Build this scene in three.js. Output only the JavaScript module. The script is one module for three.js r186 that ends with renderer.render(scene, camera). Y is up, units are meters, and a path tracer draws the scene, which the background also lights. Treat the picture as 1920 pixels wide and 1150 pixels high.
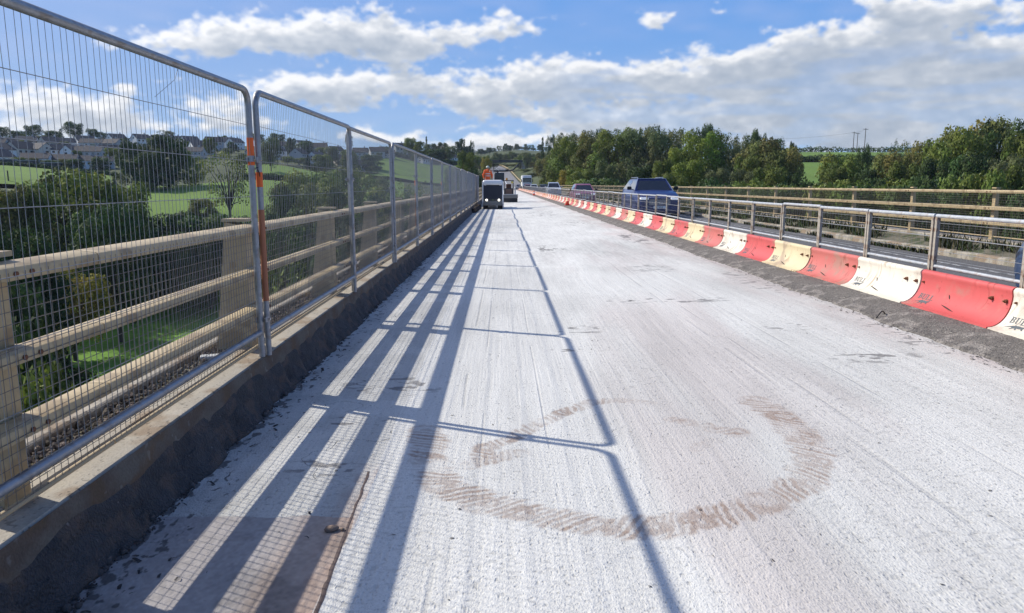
import * as THREE from 'three';
import { mergeGeometries, toCreasedNormals } from 'three/addons/utils/BufferGeometryUtils.js';
import { RoundedBoxGeometry } from 'three/addons/geometries/RoundedBoxGeometry.js';
import { MarchingCubes } from 'three/addons/objects/MarchingCubes.js';

// ------------------------------------------------------------------ camera, sky, sun, exposure
const scene = new THREE.Scene();
const camera = new THREE.PerspectiveCamera(45.13, 1024 / 613, 0.1, 4000);
camera.position.set(0, 1.66, 0);
camera.rotation.order = 'YXZ';
camera.rotation.set(-0.1638, -0.0138, 0);
scene.add(camera);
const renderer = new THREE.WebGLRenderer({ antialias: true });
renderer.toneMapping = THREE.LinearToneMapping;
renderer.toneMappingExposure = 1.0;
renderer.shadowMap.enabled = true;
const SUN_DIR = new THREE.Vector3(-1.0887, 1, -0.5214).normalize();   // towards the sun; x right, y up, -z forward
const sun = new THREE.DirectionalLight(new THREE.Color(1, 0.94, 0.84), 5.0);
sun.position.copy(SUN_DIR).multiplyScalar(300);
sun.castShadow = true;
sun.shadow.mapSize.set(4096, 4096);
Object.assign(sun.shadow.camera, { left: -120, right: 120, top: 120, bottom: -120, near: 1, far: 700 });
sun.shadow.radius = 1;
scene.add(sun, sun.target);
const SKY_LEVEL = 1.0, FOG = 0.00012;

// ------------------------------------------------------------------ random numbers and noise
let seedState = 7;
function seed(s) { seedState = (s * 2654435761) >>> 0 || 1; }
function rnd() { seedState = (seedState + 0x6d2b79f5) | 0; let t = Math.imul(seedState ^ (seedState >>> 15), 1 | seedState); t = (t + Math.imul(t ^ (t >>> 7), 61 | t)) ^ t; return ((t ^ (t >>> 14)) >>> 0) / 4294967296; }
const rr = (a, b) => a + (b - a) * rnd();
const pick = (a) => a[Math.floor(rnd() * a.length)];
const clamp = (x, a = 0, b = 1) => x < a ? a : x > b ? b : x;
const sstep = (a, b, x) => { const t = clamp((x - a) / (b - a)); return t * t * (3 - 2 * t); };
const mix = (a, b, t) => a + (b - a) * t;
const NT = new Float32Array(65536); seed(11); for (let i = 0; i < 65536; i++) NT[i] = rnd();
function vn(x, y, per = 256) {                                        // value noise 0..1, repeating every per cells
  const xi = Math.floor(x), yi = Math.floor(y), fx = x - xi, fy = y - yi;
  const u = fx * fx * (3 - 2 * fx), v = fy * fy * (3 - 2 * fy);
  const m = (n) => per === 256 ? n & 255 : ((n % per) + per) % per;
  const x0 = m(xi) & 255, x1 = m(xi + 1) & 255, y0 = (m(yi) & 255) << 8, y1 = (m(yi + 1) & 255) << 8;
  const a = NT[x0 + y0], b = NT[x1 + y0], c = NT[x0 + y1], d = NT[x1 + y1];
  return a + (b - a) * u + (c - a) * v + (a - b - c + d) * u * v;
}
function fbm(x, y, o = 4, per = 256) { let s = 0, a = 0.5, t = 0; for (let i = 0; i < o; i++) { s += a * vn(x + i * 17.3, y + i * 9.1, per); t += a; a *= 0.5; x *= 2; y *= 2; if (per !== 256) per *= 2; } return s / t; }
const toS = new Uint8Array(4097); for (let i = 0; i <= 4096; i++) { const c = i / 4096; toS[i] = Math.round(255 * (c <= 0.0031308 ? 12.92 * c : 1.055 * Math.pow(c, 1 / 2.4) - 0.055)); }
const srgb8 = (c) => toS[Math.round(clamp(c) * 4096)];

// ------------------------------------------------------------------ the sky: air and clouds, by direction
{
  // cloud masses: azimuth, elevation, half width, half height (degrees), weight
  const CL = [[-22.8, 9.2, 4.1, 1, 1], [-18.6, 10.2, 3.6, 1.6, 1], [-13.6, 10.2, 4.2, 1.6, 1], [-9.4, 10.6, 4.3, 1.9, 1], [-6.9, 9.6, 3.5, 1.1, 1], [-4.1, 10.8, 1.8, .8, .8], [.4, 11.3, 2.6, 1.2, 1], [-2.2, 10.4, 1.6, .6, .7], [-11.4, 6.9, 5.8, 1.3, 1], [-7, 7.6, 2.4, 1, 1], [-14.8, 6.6, 3, .8, .8], [-31.4, 5.1, 3.9, 1.4, 1], [-27.3, 4.5, 2.9, 1.2, 1], [-29.8, 3.6, 5.3, .7, .8], [-25.9, 6, .8, .5, .7], [-19.9, 5.6, 2.9, 1.4, .9], [-19.7, 4, 4, .9, .9], [-23.6, 7, 1, .5, .5], [-12.9, 5.6, 1.3, .4, .6], [-10, 3.8, 3.1, .5, .8], [-8, 3.3, 2.4, .5, .8], [-2.4, 4.2, 1.4, .3, .6], [-2, 3, 4, .6, .9], [-2.4, 6.2, 3.2, 1.5, 1], [2, 7.3, 5.2, 1.8, 1], [6.8, 7.5, 4.7, 1.6, 1], [10.7, 7.6, 4.6, 1.3, 1], [16, 7.6, 5.4, 1.8, 1], [20.7, 7.6, 5.1, 2.6, 1], [21.7, 9.1, 2.4, 1.6, 1], [24.8, 7, 5.4, 3.1, 1], [27.5, 9.9, 3.4, 2.6, 1], [30.8, 10.7, 4.2, 1.6, 1], [34.2, 8, 2.9, 1.7, 1], [28.8, 6.1, 8.6, 2.3, 1], [34.1, 5.8, 5.2, 2.5, 1], [14.2, 5.1, 11.4, 1.7, 1], [25.1, 3.9, 10.6, 1.4, 1], [8.4, 4.6, 7, 1, .8], [5, 3.2, 8, .7, .7], [18, 3.0, 12, .8, .8], [30, 2.6, 9, .7, .8], [2.4, 5.2, 3.6, .6, .5], [34.3, 3.2, 4, 1, 1], [11.1, 11.7, 1.3, .5, .9], [13.7, 9.5, .9, .7, .45], [15, 12.4, .9, .6, .4], [19.1, 10.7, 1.2, .3, .4], [6.3, 11.3, 1.9, .2, .2],
    [44, 7, 9, 2.4, 1], [58, 9, 10, 2.6, 1], [48, 13, 7, 2.4, .9], [36, 14, 5, 1.6, .8], [75, 7, 11, 2.2, 1], [-42, 8, 6, 1.5, .9], [-52, 5, 8, 1.4, .9], [-38, 15, 5, 1.4, .7], [-66, 8, 7, 1.6, .8]];
  const W = 4096, H = 2048, data = new Float32Array(W * H * 4), R = Math.PI / 180;
  const inner = (az, el, fine) => {                                  // cloud thickness 0..1+ at a direction
    let d = 0;
    const wx = (fbm(az * 0.45 + 40, el * 0.9 + 3, 3) - 0.5) * 3.2, wy = (fbm(az * 0.5 + 80, el * 1.1 + 61, 3) - 0.5) * 1.5;
    for (const c of CL) {
      const dx = az + wx - c[0]; if (dx > c[2] * 1.5 || dx < -c[2] * 1.5) continue;
      let dy = el + wy - c[1]; dy = dy < 0 ? dy * 1.25 : dy;
      const q = (dx * dx) / (c[2] * c[2]) + (dy * dy) / (c[3] * c[3]);
      if (q < 2.2) d += c[4] * Math.exp(-q * 1.15);
    }
    if (!d) return 0;
    d = Math.min(d, 1.25);
    return d * 1.35 - 0.34 - (fbm(az * 1.5 + 9, el * 2.5 + 5, fine) - 0.42) * 1.45 - (vn(az * 0.35 + 200, el * 1.4 + 33) - 0.35) * 0.5 * sstep(4, 16, az);
  };
  const outer = (x, y, z, o) => { const k = 2.4 / (y + 0.16); return (fbm(x * k + 31, z * k + 77, o) - 0.5) * 3.2; };
  for (let j = 0; j < H; j++) {
    const el = ((j + 0.5) / H - 0.5) * 180;
    for (let i = 0; i < W; i++) {
      const k = (j * W + i) * 4;
      if (el < -0.5) { data[k] = 0.2; data[k + 1] = 0.21; data[k + 2] = 0.2; data[k + 3] = 1; continue; }
      const th = ((i + 0.5) / W - 0.5) * 2 * Math.PI, ce = Math.cos(el * R);
      const x = Math.cos(th) * ce, z = Math.sin(th) * ce, y = Math.sin(Math.max(el, 0) * R);
      let az = Math.atan2(x, -z) / R;
      const cs = x * SUN_DIR.x + y * SUN_DIR.y + z * SUN_DIR.z;
      const up = 1 - Math.exp(-Math.max(el, 0) / 9);
      const glow = Math.pow(Math.max(0, (cs + 1) / 2), 7);
      // clear air: pale at the horizon, blue higher up, whiter round the sun
      let r = mix(0.46, 0.05, up), g = mix(0.65, 0.275, up), b = mix(0.86, 0.80, up);
      const zen = sstep(13, 60, el); r = mix(r, 0.028, zen); g = mix(g, 0.105, zen); b = mix(b, 0.36, zen);
      const w = clamp(glow * 1.15); r = mix(r, 0.62, w * 0.62); g = mix(g, 0.76, w * 0.5); b = mix(b, 0.95, w * 0.45);
      const near = Math.exp(-Math.acos(clamp(cs, -1, 1)) * 6); r += near * 1.5; g += near * 1.4; b += near * 1.2;
      const hz = vn(az * 0.12 + 5, el * 0.7 + 3) * vn(az * 0.5 + 50, el * 2 + 30); r = mix(r, 0.75, hz * 0.16); g = mix(g, 0.8, hz * 0.13); b = mix(b, 0.9, hz * 0.1);
      // clouds
      const inPart = az > -80 && az < 90 && el < 20;
      let d = 0, lit = 1;
      const blend = inPart ? sstep(20, 15, el) * sstep(-80, -70, az) * sstep(90, 80, az) : 0;
      const fine = az > -38 && az < 40 && el < 16 ? 6 : 4;
      if (blend > 0) {
        d = inner(az, el, fine) * blend;
        if (d > 0) { const s1 = inner(az - 0.35, el + 0.45, 4), s2 = inner(az - 0.75, el + 1.0, 3); lit = Math.exp(-0.8 * Math.max(0, s1) - 0.75 * Math.max(0, s2)); }
      }
      if (blend < 1 && el > 1) {
        const d2 = outer(x, y, z, 4) - 0.5; const e = d2 * (1 - blend);
        if (e > d) { d = e; lit = Math.exp(-0.9 * Math.max(0, outer(x + SUN_DIR.x * 0.06, y + 0.03, z + SUN_DIR.z * 0.06, 3))); }
      }
      if (d > 0) {
        const gap = sstep(0.46, 0.7, fbm(az * 0.22 + 7, el * 1.15 + 3, 4)) * sstep(2, 8, az) * sstep(10.5, 7.5, el);
        const a = sstep(-0.08, 0.78, d) * (1 - 0.34 * gap);
        const st = fbm(az * 0.8 + 90, el * 2.2 + 14, 4), bank = sstep(8, 22, az + (st - 0.5) * 10) * sstep(13, 9, el);
        const t = clamp((0.12 + 0.88 * lit) * (1.2 + (st - 0.5) * 1.5) * (1 - bank * 0.12) + sstep(0.5, 0.0, d) * 0.12), edge = clamp(glow * 1.3);
        let cr = mix(0.31, 0.96, t), cg = mix(0.385, 0.965, t), cb = mix(0.5, 0.98, t);
        const br = 1 + edge * 0.25; cr *= br; cg *= br; cb *= br;
        r = mix(r, cr, a * 0.96); g = mix(g, cg, a * 0.96); b = mix(b, cb, a * 0.96);
      }
      data[k] = r * SKY_LEVEL; data[k + 1] = g * SKY_LEVEL; data[k + 2] = b * SKY_LEVEL; data[k + 3] = 1;
    }
  }
  const t = new THREE.DataTexture(data, W, H, THREE.RGBAFormat, THREE.FloatType);
  t.mapping = THREE.EquirectangularReflectionMapping; t.magFilter = THREE.LinearFilter; t.minFilter = THREE.LinearFilter; t.needsUpdate = true;
  scene.background = t; scene.environment = t;
}
// ------------------------------------------------------------------ helpers
const V = (x, y, f) => new THREE.Vector3(x, y, -f);                   // x right, y up, f metres forward
const used = {};
function numbered(name) { const n = used[name] = (used[name] ?? -1) + 1; return n ? name + '_' + String(n).padStart(3, '0') : name; }
function tag(o, label, category, group, kind) { if (label) o.userData.label = label; if (category) o.userData.category = category; if (group) o.userData.group = group; if (kind) o.userData.kind = kind; return o; }
function thing(name, label, category, pos = [0, 0, 0], turn = 0, group) { const o = new THREE.Group(); o.name = numbered(name); o.position.set(pos[0], pos[1], -pos[2]); o.rotation.y = turn; scene.add(o); return tag(o, label, category, group); }
function put(parent, name, geo, mat, kind) { const m = new THREE.Mesh(geo, mat); m.name = parent === scene ? numbered(name) : name; if (kind) m.userData.kind = kind; parent.add(m); return m; }
function struct(name, geo, mat) { return put(scene, name, geo, mat, 'structure'); }
function copy(o, label, group) { const c = o.clone(); c.name = numbered(o.name.replace(/_\d{3}$/, '')); c.userData = { ...o.userData }; if (label) c.userData.label = label; if (group) c.userData.group = group; scene.add(c); return c; }
const ONES = ['first', 'second', 'third', 'fourth', 'fifth', 'sixth', 'seventh', 'eighth', 'ninth', 'tenth', 'eleventh', 'twelfth', 'thirteenth', 'fourteenth', 'fifteenth', 'sixteenth', 'seventeenth', 'eighteenth', 'nineteenth'];
const TENS = ['', '', 'twent', 'thirt', 'fort', 'fift', 'sixt', 'sevent', 'eight', 'ninet'];
const ord = (n) => n < 20 ? ONES[n - 1] : n % 10 ? TENS[Math.floor(n / 10)] + 'y-' + ONES[n % 10 - 1] : TENS[n / 10] + 'ieth';

class MB {                                                            // collects faces; geo() gives one BufferGeometry
  constructor() { this.p = []; this.n = []; this.u = []; }
  v(p, n, u, w) { this.p.push(p.x, p.y, p.z); this.n.push(n.x, n.y, n.z); this.u.push(u, w); }
  quad(a, b, c, d, n, uv) {
    const N = n || new THREE.Vector3().subVectors(b, a).cross(new THREE.Vector3().subVectors(d, a)).normalize();
    const e = uv || [0, 0, a.distanceTo(b), 0, a.distanceTo(b), a.distanceTo(d), 0, a.distanceTo(d)];
    this.v(a, N, e[0], e[1]); this.v(b, N, e[2], e[3]); this.v(c, N, e[4], e[5]); this.v(a, N, e[0], e[1]); this.v(c, N, e[4], e[5]); this.v(d, N, e[6], e[7]);
    return this;
  }
  tri(a, b, c) { const N = new THREE.Vector3().subVectors(b, a).cross(new THREE.Vector3().subVectors(c, a)).normalize(); this.v(a, N, a.x, a.y); this.v(b, N, b.x, b.y); this.v(c, N, c.x, c.y); return this; }
  poly(pts) { for (let i = 1; i < pts.length - 1; i++) this.tri(pts[0], pts[i], pts[i + 1]); return this; }
  tube(pts, r, sides = 6, caps = true, r2 = r) {                      // round bar through points, tapering from r to r2
    const T = new THREE.Vector3(), A = new THREE.Vector3(), B = new THREE.Vector3(), rings = []; let len = 0;
    for (let i = 0; i < pts.length; i++) {
      T.subVectors(pts[Math.min(i + 1, pts.length - 1)], pts[Math.max(i - 1, 0)]).normalize();
      if (i === 0) { A.set(0, 1, 0); if (Math.abs(T.y) > 0.9) A.set(1, 0, 0); }
      A.addScaledVector(T, -A.dot(T)).normalize(); B.crossVectors(T, A);
      if (i) len += pts[i].distanceTo(pts[i - 1]);
      const q = mix(r, r2, i / (pts.length - 1)), ring = [];
      for (let k = 0; k <= sides; k++) { const t = k / sides * Math.PI * 2, n = new THREE.Vector3().addScaledVector(A, Math.cos(t)).addScaledVector(B, Math.sin(t)); ring.push([pts[i].clone().addScaledVector(n, q), n, len, k / sides * 2 * Math.PI * r]); }
      rings.push(ring);
    }
    for (let i = 0; i < rings.length - 1; i++) for (let k = 0; k < sides; k++) {
      const a = rings[i][k], b = rings[i][k + 1], c = rings[i + 1][k + 1], d = rings[i + 1][k];
      for (const e of [a, b, c, a, c, d]) this.v(e[0], e[1], e[2], e[3]);
    }
    if (caps) { this.poly(rings[0].slice(0, -1).map((e) => e[0]).reverse()); this.poly(rings[rings.length - 1].slice(0, -1).map((e) => e[0])); }
    return this;
  }
  bar(a, b, r, sides = 4) { return this.tube([a, b], r, sides, false); }
  box(cx, cy, cf, sx, sy, sf, ry = 0) {
    const c = Math.cos(ry), s = Math.sin(ry), P = (x, y, z) => new THREE.Vector3(cx + x * c + z * s, cy + y, -cf - x * s + z * c), X = sx / 2, Y = sy / 2, Z = sf / 2;
    this.quad(P(-X, -Y, Z), P(X, -Y, Z), P(X, Y, Z), P(-X, Y, Z)); this.quad(P(X, -Y, -Z), P(-X, -Y, -Z), P(-X, Y, -Z), P(X, Y, -Z));
    this.quad(P(X, -Y, Z), P(X, -Y, -Z), P(X, Y, -Z), P(X, Y, Z)); this.quad(P(-X, -Y, -Z), P(-X, -Y, Z), P(-X, Y, Z), P(-X, Y, -Z));
    this.quad(P(-X, Y, Z), P(X, Y, Z), P(X, Y, -Z), P(-X, Y, -Z)); this.quad(P(-X, -Y, -Z), P(X, -Y, -Z), P(X, -Y, Z), P(-X, -Y, Z));
    return this;
  }
  add(g, m) { const q = g.index ? g.toNonIndexed() : g.clone(); if (m) q.applyMatrix4(m); const p = q.attributes.position, n = q.attributes.normal, u = q.attributes.uv; for (let i = 0; i < p.count; i++) { this.p.push(p.getX(i), p.getY(i), p.getZ(i)); this.n.push(n.getX(i), n.getY(i), n.getZ(i)); this.u.push(u ? u.getX(i) : 0, u ? u.getY(i) : 0); } return this; }
  extrude(prof, f0, f1, caps = true, steps = 1) {                     // closed profile [[x, y] ...] counter-clockwise as seen looking forward
    let per = 0;
    for (let i = 0; i < prof.length; i++) {
      const a = prof[i], b = prof[(i + 1) % prof.length], l = Math.hypot(b[0] - a[0], b[1] - a[1]);
      for (let s = 0; s < steps; s++) { const g0 = mix(f0, f1, s / steps), g1 = mix(f0, f1, (s + 1) / steps); this.quad(V(a[0], a[1], g0), V(a[0], a[1], g1), V(b[0], b[1], g1), V(b[0], b[1], g0), null, [g0, per, g1, per, g1, per + l, g0, per + l]); }
      per += l;
    }
    if (caps) { const c = prof.map((p) => new THREE.Vector2(p[0], p[1])); for (const t of THREE.ShapeUtils.triangulateShape(c, [])) { const q = t.map((i) => prof[i]); this.tri(V(...q[0], f0), V(...q[2], f0), V(...q[1], f0)); this.tri(V(...q[0], f1), V(...q[1], f1), V(...q[2], f1)); } }
    return this;
  }
  geo(crease) {
    let g = new THREE.BufferGeometry();
    g.setAttribute('position', new THREE.BufferAttribute(new Float32Array(this.p), 3)); g.setAttribute('normal', new THREE.BufferAttribute(new Float32Array(this.n), 3)); g.setAttribute('uv', new THREE.BufferAttribute(new Float32Array(this.u), 2));
    if (crease) { g.deleteAttribute('normal'); g = toCreasedNormals(g, crease); }
    return g;
  }
}
// rounded rectangle profile
function rrect(x0, y0, x1, y1, r, seg = 3) { const o = []; for (const [cx, cy, a] of [[x1 - r, y0 + r, -90], [x1 - r, y1 - r, 0], [x0 + r, y1 - r, 90], [x0 + r, y0 + r, 180]]) for (let i = 0; i <= seg; i++) { const t = (a + 90 * i / seg) * Math.PI / 180; o.push([cx + r * Math.cos(t), cy + r * Math.sin(t)]); } return o; }
// a grid sheet: fn(i/nx, j/ny) -> [x, y, f]; uv from uvf or x and f in metres
function sheet(nx, ny, fn, uvf) {
  const P = new Float32Array((nx + 1) * (ny + 1) * 3), U = new Float32Array((nx + 1) * (ny + 1) * 2), I = new Uint32Array(nx * ny * 6); let k = 0;
  for (let j = 0; j <= ny; j++) for (let i = 0; i <= nx; i++) { const q = fn(i / nx, j / ny), n = j * (nx + 1) + i; P.set([q[0], q[1], -q[2]], n * 3); U.set(uvf ? uvf(q[0], q[2], i / nx, j / ny) : [q[0], q[2]], n * 2); }
  for (let j = 0; j < ny; j++) for (let i = 0; i < nx; i++) { const a = j * (nx + 1) + i, b = a + 1, c = a + nx + 1, d = c + 1; I.set([a, b, d, a, d, c], k); k += 6; }
  const g = new THREE.BufferGeometry(); g.setAttribute('position', new THREE.BufferAttribute(P, 3)); g.setAttribute('uv', new THREE.BufferAttribute(U, 2)); g.setIndex(new THREE.BufferAttribute(I, 1)); g.computeVertexNormals(); return g;
}
function dtex(w, h, fn, color = true) {                               // fn(i, j) -> linear [r, g, b] or grey
  const d = new Uint8Array(w * h * 4);
  for (let j = 0; j < h; j++) for (let i = 0; i < w; i++) { const k = (j * w + i) * 4, c = fn(i, j); if (color) { d[k] = srgb8(c[0]); d[k + 1] = srgb8(c[1]); d[k + 2] = srgb8(c[2]); } else d[k] = d[k + 1] = d[k + 2] = clamp(c) * 255; d[k + 3] = 255; }
  const t = new THREE.DataTexture(d, w, h); t.magFilter = THREE.LinearFilter; t.minFilter = THREE.LinearMipmapLinearFilter; t.generateMipmaps = true; t.wrapS = t.wrapT = THREE.RepeatWrapping; if (color) t.colorSpace = THREE.SRGBColorSpace; t.needsUpdate = true; return t;
}
// a tiling pair of colour and height maps, size metres a side; fn(x, y, N) with x, y in 0..1 and N(freq, octaves) tiling noise
function surface(size, px, fn) {
  const hgt = new Float32Array(px * px), col = dtex(px, px, (i, j) => { const x = i / px, y = j / px; const N = (fr, o = 1, ox = 0, oy = 0, fy = fr) => { if (fr !== fy) return vn(x * fr + ox, y * fy + oy, 256); let s = 0, a = 0.5, t = 0, q = fr; for (let n = 0; n < o; n++) { s += a * vn(x * q + ox + n * 13, y * q + oy + n * 7, q); t += a; a *= 0.5; q *= 2; } return s / t; }; const c = fn(x, y, N); hgt[j * px + i] = c[3] ?? 0.5; return c; });
  const bump = dtex(px, px, (i, j) => hgt[j * px + i], false);
  col.repeat.set(1 / size, 1 / size); bump.repeat.set(1 / size, 1 / size);
  return { col, bump };
}
const lin = (r, g, b) => new THREE.Color().setRGB(r, g, b);
function std(r, g, b, rough = 0.6, metal = 0, extra = {}) { return new THREE.MeshStandardMaterial({ color: lin(r, g, b), roughness: rough, metalness: metal, side: THREE.DoubleSide, ...extra }); }
function surfMat(s, rough, bumpScale, extra = {}) { return new THREE.MeshStandardMaterial({ map: s.col, bumpMap: s.bump, bumpScale, roughness: rough, side: THREE.DoubleSide, ...extra }); }

// ------------------------------------------------------------------ surfaces
const S = {};
S.cream = surface(1.5, 512, (x, y, N) => { const a = N(6, 4), st = sstep(0.53, 0.7, N(10, 5, 31)), gr = N(120, 2, 5), k = 0.86 + a * 0.2 + (gr - 0.5) * 0.14; return [mix(0.47 * k, 0.25, st * 0.7), mix(0.37 * k, 0.175, st * 0.7), mix(0.215 * k, 0.092, st * 0.7), 0.5 + (gr - 0.5) * 0.5 + st * 0.1]; });
S.galv = surface(0.6, 256, (x, y, N) => { const a = N(8, 3), sp = N(36, 2, 9), r = sstep(0.66, 0.8, N(7, 4, 70)); const k = 0.78 + a * 0.3 + (sp - 0.5) * 0.22; return [mix(0.30 * k, 0.2, r * 0.5), mix(0.315 * k, 0.15, r * 0.5), mix(0.335 * k, 0.11, r * 0.5), 0.5 + (sp - 0.5) * 0.4]; });
S.kerb = surface(1.6, 1024, (x, y, N) => { const a = N(5, 5), gr = N(200, 2, 3), moss = sstep(0.58, 0.75, N(9, 5, 40)), br = sstep(0.5, 0.72, N(6, 4, 90)), pit = sstep(0.8, 0.93, N(90, 1, 12)); const k = (0.8 + a * 0.35 + (gr - 0.5) * 0.3) * (1 - 0.4 * pit); return [mix(mix(0.36 * k, 0.25 * k, br), 0.13, moss * 0.55), mix(mix(0.325 * k, 0.19 * k, br), 0.125, moss * 0.55), mix(mix(0.265 * k, 0.13 * k, br), 0.075, moss * 0.55), 0.55 + (gr - 0.5) * 0.5 - pit * 0.5]; });
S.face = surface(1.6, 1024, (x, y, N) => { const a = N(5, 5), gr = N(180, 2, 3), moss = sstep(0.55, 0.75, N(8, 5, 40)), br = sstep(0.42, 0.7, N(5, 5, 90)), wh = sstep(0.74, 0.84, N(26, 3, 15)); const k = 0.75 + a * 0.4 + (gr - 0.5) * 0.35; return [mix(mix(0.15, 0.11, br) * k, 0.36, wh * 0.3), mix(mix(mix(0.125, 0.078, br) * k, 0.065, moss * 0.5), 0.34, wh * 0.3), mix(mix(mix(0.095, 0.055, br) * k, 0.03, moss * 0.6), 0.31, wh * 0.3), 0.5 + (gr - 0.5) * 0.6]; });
S.tar = surface(1.3, 1024, (x, y, N) => { const a = N(6, 5), gr = N(150, 2, 3), br = sstep(0.55, 0.75, N(9, 4, 33)), wh = sstep(0.8, 0.87, N(30, 4, 15)); const k = 0.5 + a * 0.9 + (gr - 0.5) * 0.5; return [mix(0.045 * k, 0.12, br * 0.6) + wh * 0.12, mix(0.041 * k, 0.08, br * 0.6) + wh * 0.11, mix(0.04 * k, 0.055, br * 0.6) + wh * 0.1, 0.3 + a * 0.4 + (gr - 0.5) * 0.5]; });
S.strip = surface(1.2, 1024, (x, y, N) => { const gr = N(110, 2, 3), a = N(6, 4), st = sstep(0.72, 0.86, N(80, 2, 41)), pale = sstep(0.5, 0.7, N(10, 4, 77)), bl = sstep(0.7, 0.9, N(64, 1, 20)); const k = 0.7 + a * 0.4 + (gr - 0.5) * 0.7; let v = mix(0.15, 0.26, pale) * k + st * 0.16 - bl * 0.05; v = Math.max(v, 0.025); return [v * 1.08, v * 0.98, v * 0.88, 0.4 + (gr - 0.5) * 0.9 - bl * 0.4]; });
S.road = surface(2.2, 1024, (x, y, N) => { const gr = N(220, 1, 3), a = N(5, 4), st = sstep(0.72, 0.86, N(128, 1, 41)); const v = (0.082 + a * 0.035) * (0.75 + gr * 0.5) + st * 0.05; return [v, v * 0.985, v * 0.98, 0.4 + (gr - 0.5) * 0.8]; });
S.soil = surface(2.0, 512, (x, y, N) => { const a = N(6, 5), g = sstep(0.45, 0.7, N(14, 4, 22)), gr = N(100, 2, 1); const k = 0.7 + gr * 0.6; return [mix(0.15, 0.06, g) * k * (0.6 + a * 0.7), mix(0.135, 0.075, g) * k * (0.6 + a * 0.7), mix(0.095, 0.03, g) * k * (0.6 + a * 0.7), gr]; });
S.field = surface(60, 1024, (x, y, N) => { const a = N(7, 5), b = N(120, 3, 8), c = N(4, 3, 60); const k = 0.78 + a * 0.3 + (b - 0.5) * 0.45; return [mix(0.1, 0.128, c) * k, mix(0.19, 0.21, c) * k, 0.02 * k, b]; });
S.rough = surface(40, 512, (x, y, N) => { const a = N(7, 5), b = N(100, 3, 8); const k = 0.5 + a * 0.6 + (b - 0.5) * 0.6; return [0.075 * k, 0.095 * k, 0.03 * k, b]; });
const M = {
  cream: surfMat(S.cream, 0.55, 0.0015), galv: surfMat(S.galv, 0.45, 0.0008, { metalness: 0.55 }), kerb: surfMat(S.kerb, 0.9, 0.004), face: surfMat(S.face, 0.92, 0.006), tar: surfMat(S.tar, 0.8, 0.02), strip: surfMat(S.strip, 0.95, 0.012), road: surfMat(S.road, 0.9, 0.004), soil: surfMat(S.soil, 1, 0.02),
  field: surfMat(S.field, 1, 0.05), rough: surfMat(S.rough, 1, 0.1),
  wire: std(0.27, 0.28, 0.29, 0.5, 0.3), meshWire: std(0.19, 0.17, 0.145, 0.6, 0.25), rust: std(0.16, 0.065, 0.03, 0.85), orange: std(0.75, 0.13, 0.02, 0.6), tan: std(0.42, 0.33, 0.2, 0.7), black: std(0.012, 0.012, 0.013, 0.6), rubber: std(0.02, 0.02, 0.021, 0.9),
  white: std(0.75, 0.75, 0.73, 0.4), pale: std(0.5, 0.5, 0.48, 0.6), chrome: std(0.6, 0.6, 0.62, 0.2, 0.9), lamp: std(0.85, 0.86, 0.9, 0.15), amber: std(0.8, 0.32, 0.03, 0.3), red: std(0.5, 0.02, 0.015, 0.4),
  bark: std(0.09, 0.075, 0.055, 0.95),
};
const deckY = (x) => x > 0 ? 0.02 * x : 0, roadY = (x) => 0.1 + 0.02 * x;
// ------------------------------------------------------------------ the milled bridge deck
const RING = [{ w: 0.15, p: [[-0.52, 4.85], [-0.45, 4.3], [-0.33, 3.92], [-0.1, 3.68], [0.1, 3.56], [0.48, 3.38], [0.75, 3.36], [0.98, 3.42], [1.36, 3.6], [1.68, 3.85], [1.86, 4.16], [1.95, 4.55], [1.98, 5.0], [1.92, 5.4]] }, { w: 0.09, p: [[-0.14, 4.3], [-0.1, 4.5], [0.05, 4.66], [0.24, 4.95], [0.44, 5.2], [0.69, 5.44], [0.91, 5.5], [1.13, 5.38]] }, { w: 0.1, p: [[-0.2, 4.22], [-0.05, 4.33], [0.1, 4.4]] }, { w: 0.085, p: [[1.2, 5.0], [1.3, 4.92], [1.4, 4.86]] }, { w: 0.11, p: [[1.45, 4.76], [1.55, 4.7]] }, { w: 0.07, p: [[1.2, 4.4], [1.36, 4.52]] }];
const SMUDGE = [[3.1, 31.3, 0.9, 2.2], [2.4, 10.25, 0.95, 0.28], [3.25, 8.2, 0.3, 0.25], [1.9, 10.3, 0.5, 0.2], [0.9, 8.3, 0.3, 0.3], [3.9, 22, 0.4, 2.5], [2.2, 42, 1.1, 4], [-0.9, 6.0, 0.5, 0.35], [-1.15, 5.05, 0.35, 0.16], [-1.0, 4.2, 0.4, 0.18], [0.6, 7.3, 0.25, 0.14], [2.9, 14.2, 0.5, 0.7], [1.2, 19, 0.5, 1.2], [3.5, 6.7, 0.5, 0.3], [4.1, 12, 0.25, 1.6], [4.2, 7.4, 0.2, 1.2]];
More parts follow.
